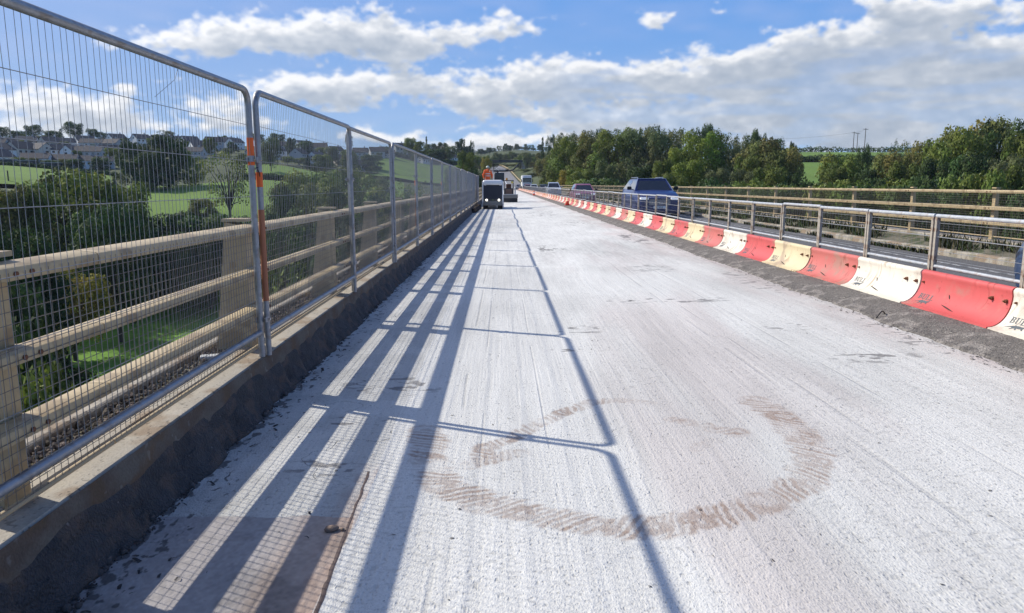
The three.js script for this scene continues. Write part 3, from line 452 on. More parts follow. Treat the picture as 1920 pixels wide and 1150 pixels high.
  const make = (m, isRed) => { const t = thing(isRed ? 'red_barrier_block' : 'white_barrier_block', '', 'barrier block', [0, 0, Z0]); put(t, 'shell', shellGeo, m); for (const b of boltGeo) put(t, 'bolt', b, M.rust); for (const s of slotGeo) put(t, 'slot', s, dark); put(t, 'emblem', decal, print); return t; };
  const far = (m, isRed) => { const t = thing(isRed ? 'red_barrier_block' : 'white_barrier_block', '', 'barrier block', [0, 0, Z0]); put(t, 'shell', shellFar, m); put(t, 'bolt', boltGeo[0], M.rust); return t; };
  const P = {}; let nr = 0, nw = 0;
  for (let i = -3; i < 134; i++) {
    const isRed = ((i % 2) + 2) % 2 === 0, v = isRed ? (i === 2 || i === 6 || (i > 8 && (i * 7 + 3) % 5 < 2) ? 1 : 0) : (i === -1 || i === 1 || i === 5 || i === 11 || (i > 13 && (i * 7 + 3) % 5 > 2) ? 0 : 1), vv = i > 40 ? v : v + [0, 2, 4][((i * 5 + 7) % 3 + 3) % 3], key = (isRed ? 'r' : 'w') + vv + (i > 40 ? 'f' : ''), mat = (isRed ? red : wht)[vv];
    const vis = i >= -1; const k = vis ? (isRed ? ++nr : ++nw) : 0;
    const o = P[key] ? copy(P[key]) : (P[key] = i > 40 ? far(mat, isRed) : make(mat, isRed));
    seed(700 + i); o.position.set(rr(-0.01, 0.01), 0, -(Z0 + i * L)); o.userData.group = isRed ? 'red barrier blocks' : 'white barrier blocks'; o.userData.category = 'barrier block';
    const c = isRed ? 'red' : v ? 'yellowed white' : 'white';
    o.userData.label = !vis ? c + ' barrier block beside the camera, out of view' : i > 40 ? 'small far-off ' + (isRed ? 'red' : 'white') + ' barrier block towards the distant end of the row' : ord(k) + ' ' + (isRed ? 'red' : 'white') + ' barrier block from the near end' + (v ? isRed ? ', scuffed and dusty' : ', yellowed and stained' : '');
  }
  // guard frames
  const gx = 5.332, pg = thing('guard_frame', '', 'guard frame', [0, 0, Z0]);
  const rustP = surfMat(surface(0.5, 256, (x, y, N) => { const s = sstep(0.5, 0.7, N(6, 4)), k = 0.85 + N(30, 2) * 0.3; return [mix(0.4 * k, 0.2, s), mix(0.36 * k, 0.11, s), mix(0.3 * k, 0.065, s), 0.5]; }), 0.6, 0.0005, { metalness: 0.2 }), railM = surfMat(S.galv, 0.45, 0.0008, { metalness: 0.25, color: lin(1.7, 1.68, 1.62) });
  put(pg, 'top_rail', new MB().tube([V(gx, 1.285, 0.015), V(gx, 1.285, L - 0.015)], 0.024, 10).geo(), railM);
  put(pg, 'bottom_rail', new MB().tube([V(gx, 0.672, 0.015), V(gx, 0.672, L - 0.015)], 0.021, 8).geo(), railM);
  for (const f of [0.034, L - 0.034]) put(pg, 'post', new MB().box(gx - 0.002, 0.94, f, 0.045, 0.66, 0.042).geo(), rustP);
  const wire = new MB(); for (const [y, r] of [[1.03, 0.006], [0.86, 0.003], [0.76, 0.0025], [1.2, 0.0025]]) wire.bar(V(gx, y, 0.05), V(gx, y, L - 0.05), r, 5); for (let f = 0.1; f < L - 0.05; f += 0.1) wire.bar(V(gx + 0.003, 0.68, f), V(gx + 0.003, 1.28, f), 0.0011, 4);
  put(pg, 'wire_infill', wire.geo(), M.wire, 'stuff');
  for (let i = -2; i < 134; i++) {
    const o = i === -2 ? pg : copy(pg); seed(900 + i); o.position.set(rr(-0.008, 0.008), i % 7 === 3 ? 0.018 : rr(-0.004, 0.004), -(Z0 + i * L + rr(-0.006, 0.006))); o.userData.group = 'guard frames on the barrier blocks'; o.userData.category = 'guard frame';
    o.userData.label = i < -1 ? 'steel guard frame beside the camera, out of view' : i > 40 ? 'small far-off steel guard frame towards the distant end of the barrier' : ord(i + 2) + ' rusty steel guard frame from the near end, standing on the barrier blocks';
  }
}
// ------------------------------------------------------------------ vehicles; built facing the camera, their front at f = 0, length running forward
function glassMat() { return new THREE.MeshPhysicalMaterial({ color: lin(0.012, 0.016, 0.02), roughness: 0.06, metalness: 0, clearcoat: 1, clearcoatRoughness: 0.03, side: THREE.DoubleSide }); }
const glass = glassMat();
const carPaint = (r, g, b) => new THREE.MeshPhysicalMaterial({ color: lin(r, g, b), roughness: 0.35, metalness: 0, clearcoat: 0.45, clearcoatRoughness: 0.06, side: THREE.DoubleSide });
const wheelGeo = (r, w) => { const pts = [[r * 0.62, -w / 2], [r * 0.9, -w / 2], [r, -w * 0.32], [r, w * 0.32], [r * 0.9, w / 2], [r * 0.62, w / 2]].map((p) => new THREE.Vector2(p[0], p[1])); return new THREE.LatheGeometry(pts, 20).rotateZ(Math.PI / 2); };
const rimGeo = (r, w, s) => { const b = new MB(); b.add(new THREE.CylinderGeometry(r * 0.63, r * 0.63, w * 0.7, 18).rotateZ(Math.PI / 2)); for (let i = 0; i < 5; i++) b.add(new THREE.BoxGeometry(0.03, r * 0.56, 0.07), new THREE.Matrix4().makeRotationX(i * Math.PI * 2 / 5).multiply(new THREE.Matrix4().makeTranslation(s * w * 0.4, r * 0.3, 0))); return b.geo(); };
function plate(text, back) { const c = document.createElement('canvas'); c.width = 256; c.height = 56; const g = c.getContext('2d'); g.fillStyle = back; g.fillRect(0, 0, 256, 56); g.fillStyle = '#111'; g.font = 'bold 46px sans-serif'; g.textAlign = 'center'; g.fillText(text, 128, 45, 240); const t = new THREE.CanvasTexture(c); t.colorSpace = THREE.SRGBColorSpace; return new THREE.MeshStandardMaterial({ map: t, roughness: 0.4, side: THREE.DoubleSide }); }
function makeCar(name, label, cat, o, pos, turn = 0) {
  const t = thing(name, label, cat, pos, turn), { L, W, H, hood, nose, ws0, ws1, rf1, re0, paint, wr = 0.33 } = o, w = W / 2, gc = 0.2;
  // stations along the length: f, bottom, top, half width at sill, half width at shoulder
  const st = [[0.0, gc + 0.12, nose * 0.8, w * 0.72, w * 0.74], [0.06, gc + 0.03, nose * 0.93, w * 0.86, w * 0.86], [0.22, gc, nose, w * 0.95, w * 0.93], [0.5, gc, mix(nose, hood, 0.5), w, w * 0.96], [ws0 * 0.8, gc, hood * 0.99, w, w * 0.97], [ws0, gc, hood, w, w * 0.97], [L * 0.55, gc, hood * 1.02, w, w * 0.965], [L * 0.82, gc, hood * 1.05, w, w * 0.95], [L - 0.18, gc + 0.05, hood * 1.06, w * 0.96, w * 0.9], [L, gc + 0.2, hood * 0.98, w * 0.86, w * 0.8]];
  const ring = ([f, b, tp, a, c]) => { const m = b + (tp - b) * 0.55, r = []; const half = [[0, b], [a * 0.9, b], [a, b + 0.07], [a * 1.0, m], [c, tp - 0.1], [c * 0.93, tp - 0.025], [c * 0.7, tp + 0.005], [0, tp + 0.02]]; for (const p of half) r.push(V(p[0], p[1], f)); for (let i = half.length - 2; i > 0; i--) r.push(V(-half[i][0], half[i][1], f)); return r; };
  const rs = st.map(ring), b = new MB();
  for (let i = 0; i < rs.length - 1; i++) for (let k = 0; k < rs[0].length; k++) { const j = (k + 1) % rs[0].length; b.quad(rs[i][k], rs[i + 1][k], rs[i + 1][j], rs[i][j]); }
  b.poly([...rs[0]].reverse()); b.poly(rs[rs.length - 1]);
  put(t, 'body', b.geo(0.7), paint);
  // cabin: shell in body colour, panes a few millimetres proud
  const bw = w * 0.9, tw = w * 0.65, yb = hood - 0.02, A = [[-bw, yb, ws0], [bw, yb, ws0], [bw * 0.97, yb + 0.05, re0], [-bw * 0.97, yb + 0.05, re0]].map((p) => V(...p)), B = [[-tw, H - 0.03, ws1], [tw, H - 0.03, ws1], [tw * 0.97, H - 0.05, rf1], [-tw * 0.97, H - 0.05, rf1]].map((p) => V(...p));
  const C = [[-tw * 0.88, H, ws1 + 0.14], [tw * 0.88, H, ws1 + 0.14], [tw * 0.85, H - 0.01, rf1 - 0.1], [-tw * 0.85, H - 0.01, rf1 - 0.1]].map((p) => V(...p));
  const cb = new MB(); for (let i = 0; i < 4; i++) { const j = (i + 1) % 4; cb.quad(A[i], A[j], B[j], B[i]); cb.quad(B[i], B[j], C[j], C[i]); } cb.quad(C[0], C[1], C[2], C[3]);
  put(t, 'cabin', cb.geo(0.5), paint);
  const pane = (a, c, d, e, m, top = m) => { const n = new THREE.Vector3().subVectors(c, a).cross(new THREE.Vector3().subVectors(e, a)).normalize(), P = (u, v) => { const lo = a.clone().lerp(c, u), hi = e.clone().lerp(d, u); return lo.lerp(hi, v).addScaledVector(n, 0.006); }; return new MB().quad(P(m, 0.06), P(1 - m, 0.06), P(1 - m, 1 - top), P(m, 1 - top)); };
  put(t, 'windscreen', pane(A[0], A[1], B[1], B[0], 0.055, 0.13).geo(), glass);
  if (o.trim) put(t, 'windscreen_trim', new MB().tube([A[0], B[0].clone().add(new THREE.Vector3(0, 0.012, 0.012)), B[1].clone().add(new THREE.Vector3(0, 0.012, 0.012)), A[1]], 0.018, 6).geo(), std(0.2, 0.24, 0.36, 0.3));
  put(t, 'rear_window', pane(A[2], A[3], B[3], B[2], 0.08, 0.1).geo(), glass);
  for (const [i, j] of [[1, 2], [3, 0]]) { const mid = (q) => [A[i].clone().lerp(A[j], q), B[i].clone().lerp(B[j], q)]; const [m0, m1] = mid(0.5); put(t, 'side_window', pane(A[i], m0, m1, B[i], 0.05, 0.1).geo(), glass); put(t, 'side_window', pane(m0, A[j], B[j], m1, 0.05, 0.1).geo(), glass); }
  for (const s of [-1, 1]) {
    { const hl = new RoundedBoxGeometry(0.34, 0.1, 0.26, 2, 0.03); put(t, 'headlight', new MB().add(hl, new THREE.Matrix4().makeTranslation(s * w * 0.68, nose * 0.93 - 0.03, -0.1)).geo(), o.lights || drl); }
    if (o.fog) put(t, 'fog_lamp', new MB().box(s * w * 0.62, gc + 0.2, 0.03, 0.16, 0.06, 0.05).geo(), M.lamp);
    const mr = put(t, 'wing_mirror', new MB().add(new RoundedBoxGeometry(0.2, 0.15, 0.1, 2, 0.04), new THREE.Matrix4().makeTranslation(s * (w + 0.09), hood + 0.09, -(ws0 + 0.32))).bar(V(s * (w - 0.1), hood + 0.02, ws0 + 0.33), V(s * (w + 0.06), hood + 0.06, ws0 + 0.33), 0.02, 5).geo(), o.mirror || M.black);
    for (const f of [L * 0.19, L * 0.79]) { const wh = put(t, 'wheel', wheelGeo(wr, 0.2), M.rubber); wh.position.copy(V(s * (w - 0.11), wr, f)); put(wh, 'rim', rimGeo(wr, 0.2, s), M.chrome); }
    if (o.rails) put(t, 'roof_rail', new MB().tube([V(s * tw * 0.92, H - 0.01, ws1 + 0.25), V(s * tw * 0.92, H + 0.045, ws1 + 0.35), V(s * tw * 0.92, H + 0.045, rf1 - 0.35), V(s * tw * 0.9, H - 0.01, rf1 - 0.2)], 0.016, 6).geo(), o.rails);
  }
  const gr = new MB(); for (let i = 0; i < 5; i++) gr.box(0, nose * 0.62 + i * nose * 0.055, 0.012, w * 0.95, 0.022, 0.05); put(t, 'grille', gr.geo(), M.chrome);
  put(t, 'grille_backing', new MB().box(0, nose * 0.73, 0.03, w * 1.0, nose * 0.3, 0.05).geo(), M.black);
  put(t, 'bumper', new MB().add(new RoundedBoxGeometry(W * 0.82, 0.22, 0.14, 2, 0.05), new THREE.Matrix4().makeTranslation(0, gc + 0.18, -0.055)).geo(), o.bumper || paint);
  put(t, 'number_plate', new MB().quad(V(-0.26, 0.42, -0.03), V(0.26, 0.42, -0.03), V(0.26, 0.53, -0.03), V(-0.26, 0.53, -0.03), null, [0, 0, 1, 0, 1, 1, 0, 1]).geo(), plate(o.plate || '', '#e8e8e4'));
  if (!o.notail) for (const s of [-1, 1]) put(t, 'tail_light', new MB().box(s * w * 0.72, hood * 0.86, L - 0.02, 0.22, 0.14, 0.05).geo(), M.red);
  return t;
}
const drl = new THREE.MeshStandardMaterial({ color: lin(0.85, 0.87, 0.92), roughness: 0.15, emissive: lin(0.9, 0.95, 1), emissiveIntensity: 0.35, side: THREE.DoubleSide });
const ry = (x) => roadY(x);
makeCar('suv', 'dark blue sport utility car coming towards the camera, nearest oncoming car on the bridge', 'car', { L: 4.7, W: 1.9, H: 1.7, hood: 1.18, nose: 0.93, ws0: 1.25, ws1: 1.85, rf1: 4.1, re0: 4.6, paint: carPaint(0.006, 0.018, 0.11), trim: true, rails: M.chrome, fog: true, wr: 0.37, plate: 'E 1012' }, [6.72, ry(6.72), 31.6]);
makeCar('hatchback', 'maroon pink hatchback car following behind the dark blue car', 'car', { L: 4.1, W: 1.74, H: 1.5, hood: 0.95, nose: 0.82, ws0: 0.95, ws1: 1.7, rf1: 3.6, re0: 4.0, paint: carPaint(0.26, 0.075, 0.13), mirror: M.black, plate: 'E 204' }, [6.3, ry(6.3), 56]);
makeCar('suv', 'silver sport utility car with roof rails, third in the oncoming queue', 'car', { L: 4.6, W: 1.88, H: 1.72, hood: 1.05, nose: 0.92, ws0: 1.1, ws1: 1.8, rf1: 4.0, re0: 4.5, paint: carPaint(0.55, 0.6, 0.68), mirror: M.pale, rails: M.chrome, plate: 'E 305' }, [6.65, ry(6.65), 94]);
makeCar('hatchback', 'dark green hatchback tucked behind the silver car with roof rails', 'car', { L: 4.0, W: 1.72, H: 1.46, hood: 0.92, nose: 0.8, ws0: 0.95, ws1: 1.65, rf1: 3.5, re0: 3.9, paint: carPaint(0.02, 0.035, 0.03), plate: '' }, [7.0, ry(7.0), 122]);
makeCar('hatchback', 'pale silver car between the lorry and the dark green hatchback', 'car', { L: 4.2, W: 1.78, H: 1.5, hood: 0.95, nose: 0.82, ws0: 0.95, ws1: 1.7, rf1: 3.6, re0: 4.1, paint: carPaint(0.55, 0.62, 0.66), plate: '' }, [6.9, ry(6.9), 158]);
makeCar('hatchback', 'small pinkish car right in front of the lorry', 'car', { L: 4.1, W: 1.76, H: 1.48, hood: 0.93, nose: 0.8, ws0: 0.95, ws1: 1.65, rf1: 3.5, re0: 4.0, paint: carPaint(0.4, 0.2, 0.22), plate: '' }, [6.2, ry(6.2), 176]);
makeCar('hatchback', 'far-off dark car with bright headlamp at the end of the barrier', 'car', { L: 4.3, W: 1.8, H: 1.5, hood: 0.95, nose: 0.82, ws0: 0.95, ws1: 1.7, rf1: 3.7, re0: 4.2, paint: carPaint(0.02, 0.022, 0.05), plate: '' }, [5.2, ry(5.2), 226]);
makeCar('hatchback', 'blue car cut off by the right edge of the view, beyond the guard frames', 'car', { L: 4.2, W: 1.78, H: 1.42, hood: 0.88, nose: 0.78, ws0: 0.95, ws1: 1.7, rf1: 3.1, re0: 4.05, paint: carPaint(0.03, 0.055, 0.12), plate: '', notail: true }, [6.56, ry(6.56), 4.02]);
{ // lorry
  const x = 6.45, t = thing('lorry', 'white lorry with a tall cab and dark windscreen in the oncoming queue', 'lorry', [x, ry(x), 190]);
  const wp = carPaint(0.75, 0.76, 0.78);
  put(t, 'cab', new MB().add(new RoundedBoxGeometry(2.45, 2.75, 2.1, 3, 0.12), new THREE.Matrix4().makeTranslation(0, 1.95, -1.05)).geo(), wp);
  put(t, 'roof_fairing', new MB().add(new RoundedBoxGeometry(2.3, 0.5, 1.9, 3, 0.2), new THREE.Matrix4().makeTranslation(0, 3.5, -1.2)).geo(), wp);
  put(t, 'windscreen', new MB().quad(V(-1.1, 1.95, -0.012), V(1.1, 1.95, -0.012), V(1.08, 2.95, -0.012), V(-1.08, 2.95, -0.012)).geo(), glass);
  put(t, 'sun_visor', new MB().box(0, 3.02, -0.12, 2.2, 0.14, 0.25).geo(), M.black);
  const g = new MB(); for (let i = 0; i < 5; i++) g.box(0, 0.95 + i * 0.16, -0.015, 1.5, 0.09, 0.03); put(t, 'grille', g.geo(), M.black);
  put(t, 'bumper', new MB().add(new RoundedBoxGeometry(2.45, 0.5, 0.4, 2, 0.08), new THREE.Matrix4().makeTranslation(0, 0.55, -0.15)).geo(), M.pale);
  for (const s of [-1, 1]) { put(t, 'headlight', new MB().box(s * 0.92, 0.62, -0.07, 0.38, 0.2, 0.06).geo(), M.lamp); put(t, 'wing_mirror', new MB().add(new RoundedBoxGeometry(0.22, 0.7, 0.14, 2, 0.05), new THREE.Matrix4().makeTranslation(s * 1.42, 2.4, -0.15)).bar(V(s * 1.2, 2.6, 0.2), V(s * 1.42, 2.6, 0.15), 0.03, 5).geo(), M.black); for (const f of [1.2, 9.5]) { const w = put(t, 'wheel', wheelGeo(0.5, 0.3), M.rubber); w.position.copy(V(s * 1.05, 0.5, f)); put(w, 'rim', rimGeo(0.5, 0.3, s), M.pale); } }
  put(t, 'trailer', new MB().add(new RoundedBoxGeometry(2.5, 2.7, 9.5, 2, 0.06), new THREE.Matrix4().makeTranslation(0, 2.4, -7.2)).geo(), M.white);
}
{ // road planing machine, seen from behind its engine hood
  const X = -0.61, F = 51, t = thing('planing_machine', 'white road planing machine with a dark grille, working beside the left kerb', 'road machine', [X, 0, F]);
  const shell = carPaint(0.72, 0.71, 0.69), grey = std(0.2, 0.19, 0.165, 0.6);
  const hood = rrect(-0.72, 0.55, 0.72, 1.95, 0.17, 5);
  put(t, 'hood', new MB().extrude(hood, 0.05, 1.6, true, 2).geo(0.6), shell);
  put(t, 'hood_lip', new MB().add(new RoundedBoxGeometry(1.44, 0.42, 0.6, 6, 0.19), new THREE.Matrix4().makeTranslation(0, 1.77, -0.24)).geo(), shell);
  for (const s of [-1, 1]) put(t, 'side_panel', new MB().extrude(rrect(s > 0 ? 0.645 : -0.72, 0.36, s > 0 ? 0.72 : -0.645, 1.74, 0.03, 2), -0.02, 0.05).geo(0.6), shell);
  put(t, 'grille', new MB().box(0, 1.2, 0.03, 1.29, 1.02, 0.04).geo(), std(0.014, 0.018, 0.032, 0.5));
  const sl = new MB(); for (let i = 0; i < 13; i++) sl.box(0, 0.74 + i * 0.07, 0.0, 1.14, 0.018, 0.03); put(t, 'grille_slats', sl.geo(), std(0.03, 0.035, 0.055, 0.4), 'stuff');
  put(t, 'lamp_panel', new MB().box(0, 0.6, 0.035, 1.29, 0.2, 0.05).geo(), std(0.05, 0.048, 0.05, 0.5));
  put(t, 'top_vent', new MB().box(0, 1.64, -0.005, 0.9, 0.09, 0.04).geo(), M.black);
  for (const s of [-1, 1]) { put(t, 'headlight', new MB().add(new THREE.CylinderGeometry(0.075, 0.085, 0.08, 14).rotateX(Math.PI / 2), new THREE.Matrix4().makeTranslation(s * 0.42, 0.62, 0.0)).geo(), new THREE.MeshStandardMaterial({ color: lin(0.9, 0.88, 0.8), emissive: lin(1, 0.95, 0.82), emissiveIntensity: 1.2, roughness: 0.3 })); const lampL = new THREE.PointLight(new THREE.Color(1, 0.95, 0.85), 0.06, 8); lampL.position.copy(V(X + s * 0.42, 0.62, F - 0.12)); scene.add(lampL); }
  put(t, 'badge', new MB().add(new THREE.CylinderGeometry(0.06, 0.06, 0.03, 10).rotateX(Math.PI / 2), new THREE.Matrix4().makeTranslation(0, 0.63, 0.0)).geo(), std(0.1, 0.14, 0.06, 0.5));
  put(t, 'bumper', new MB().add(new RoundedBoxGeometry(1.3, 0.3, 0.2, 2, 0.03), new THREE.Matrix4().makeTranslation(0, 0.4, 0.04)).geo(), grey);
  for (const s of [-1, 1]) { const tr = put(t, 'crawler_track', new MB().extrude(rrect(s * 0.5 - 0.16, 0.0, s * 0.5 + 0.16, 0.42, 0.03, 2), 0.12, 1.2).geo(0.5), M.black); const pd = new MB(); for (let i = 0; i < 6; i++) pd.box(s * 0.5, 0.06 + i * 0.06, 0.1, 0.34, 0.035, 0.05); put(tr, 'track_pads', pd.geo(), M.rubber, 'stuff'); put(t, 'crawler_track', new MB().extrude(rrect(s * 0.5 - 0.16, 0.0, s * 0.5 + 0.16, 0.42, 0.03, 2), 3.2, 4.4).geo(0.5), M.black); }
  put(t, 'tow_lamp', new MB().box(0.28, 0.22, 0.05, 0.12, 0.06, 0.05).geo(), M.lamp);
  put(t, 'chassis', new MB().box(0, 0.68, 2.4, 1.35, 0.62, 4.2).geo(), grey);
  put(t, 'platform', new MB().box(-0.25, 1.19, 2.45, 1.1, 0.06, 1.6).geo(), M.black);
  put(t, 'drum_housing', new MB().box(0.0, 0.4, 2.4, 1.5, 0.7, 1.2).geo(), shell);
  put(t, 'console', new MB().add(new RoundedBoxGeometry(0.5, 0.55, 0.3, 2, 0.05), new THREE.Matrix4().makeTranslation(-0.3, 1.75, -3.1)).geo(), M.black);
  put(t, 'screen', new MB().add(new RoundedBoxGeometry(0.72, 0.62, 0.5, 2, 0.06), new THREE.Matrix4().makeTranslation(0.44, 2.2, -3.4)).geo(), std(0.03, 0.038, 0.042, 0.25));
  put(t, 'seat', new MB().add(new RoundedBoxGeometry(0.45, 0.6, 0.12, 2, 0.04), new THREE.Matrix4().makeTranslation(0.3, 1.75, -2.7)).geo(), M.black);
  put(t, 'hand_rail', new MB().tube([V(-0.78, 1.2, 1.75), V(-0.78, 2.05, 1.75), V(-0.78, 2.05, 3.1), V(-0.78, 1.2, 3.1)], 0.022, 6).geo(), M.black);
  const bm = put(t, 'conveyor', new MB().tube([V(0.05, 2.62, 3.2), V(0.9, 2.64, 4.6), V(1.45, 2.74, 6.0)], 0.055, 6).tube([V(1.45, 2.74, 6.0), V(1.95, 3.25, 7.2)], 0.06, 6).geo(), M.black);
  put(bm, 'hinge', new MB().box(1.0, 2.7, 4.8, 0.22, 0.14, 0.2).geo(), M.black); put(t, 'strut', new MB().tube([V(0.5, 0.9, 4.2), V(0.3, 2.62, 3.6)], 0.05, 6).geo(), M.black);
}
{ // compact loader with a sweeper box
  const t = thing('compact_loader', 'small dark loader with a grey sweeper box, beyond the white planing machine', 'loader', [0.83, deckY(0.83), 69.5]);
  put(t, 'sweeper_box', new MB().add(new RoundedBoxGeometry(1.36, 0.34, 0.7, 2, 0.05), new THREE.Matrix4().makeTranslation(0, 0.55, -0.35)).geo(), std(0.17, 0.165, 0.15, 0.6));
  put(t, 'sweeper_skirt', new MB().box(0, 0.24, 0.35, 1.3, 0.4, 0.66).geo(), M.black);
  put(t, 'sweeper_lid', new MB().box(0.02, 0.74, 0.3, 1.34, 0.04, 0.5).geo(), M.pale);
  put(t, 'body', new MB().extrude(rrect(-0.62, 0.35, 0.3, 1.3, 0.08, 3), 0.9, 2.6).geo(0.5), std(0.03, 0.028, 0.03, 0.5));
  const cage = new MB(); for (const x of [-0.58, 0.26]) for (const f of [1.0, 2.1]) cage.tube([V(x, 1.3, f), V(x, 2.0, f + 0.05)], 0.035, 6); put(t, 'cab_frame', cage.geo(), M.black);
  put(t, 'cab_roof', new MB().add(new RoundedBoxGeometry(0.95, 0.07, 1.25, 2, 0.03), new THREE.Matrix4().makeTranslation(-0.16, 2.02, -1.58)).geo(), M.black);
  put(t, 'seat', new MB().add(new RoundedBoxGeometry(0.5, 0.6, 0.15, 2, 0.05), new THREE.Matrix4().makeTranslation(-0.16, 1.4, -1.9)).geo(), std(0.16, 0.06, 0.03, 0.8));
  put(t, 'radiator', new MB().box(-0.16, 0.98, 0.89, 0.62, 0.5, 0.03).geo(), std(0.17, 0.1, 0.07, 0.7));
  for (const s of [-1, 1]) { put(t, 'lift_arm', new MB().tube([V(-0.16 + s * 0.58, 0.6, 0.6), V(-0.16 + s * 0.6, 1.1, 1.1), V(-0.16 + s * 0.6, 1.35, 2.4)], 0.06, 6).geo(), M.pale); for (const f of [1.2, 2.2]) { const w = put(t, 'wheel', wheelGeo(0.33, 0.24), M.rubber); w.position.copy(V(-0.16 + s * 0.52, 0.33, f)); put(w, 'rim', rimGeo(0.33, 0.24, s), M.amber); } }
  put(t, 'beacon', new MB().add(new THREE.CylinderGeometry(0.09, 0.1, 0.2, 10), new THREE.Matrix4().makeTranslation(-0.35, 2.16, -1.3)).geo(), M.amber);
  put(t, 'work_lamp', new MB().add(new THREE.SphereGeometry(0.12, 10, 8), new THREE.Matrix4().makeTranslation(0.16, 1.86, -1.0)).geo(), std(0.75, 0.6, 0.15, 0.4));
}
// ------------------------------------------------------------------ traffic cones by the barrier
{
  const cone = (label, x, f, h, top) => { const y = roadY(x) - 0.0, t = thing('traffic_cone', label, 'traffic cone', [x, y, f], 0.2); put(t, 'base', new MB().add(new RoundedBoxGeometry(0.4, 0.05, 0.4, 2, 0.02), new THREE.Matrix4().makeTranslation(0, 0.025, 0)).geo(), M.red); put(t, 'cone', new THREE.LatheGeometry([[0, 0.05], [0.15, 0.05], [top, h], [0, h]].map((p) => new THREE.Vector2(...p)), 20), std(0.62, 0.06, 0.03, 0.5)); if (h > 0.5) put(t, 'sleeve', new THREE.LatheGeometry([[0.122, h * 0.36], [0.082, h * 0.62]].map((p) => new THREE.Vector2(...p)), 20), M.white); };
  cone('squat red cone without its top, standing on the tarmac strip by the barrier', 4.72, 53.5, 0.3, 0.11); cone('tall orange traffic cone far along the tarmac strip', 4.5, 104, 0.72, 0.03);
}
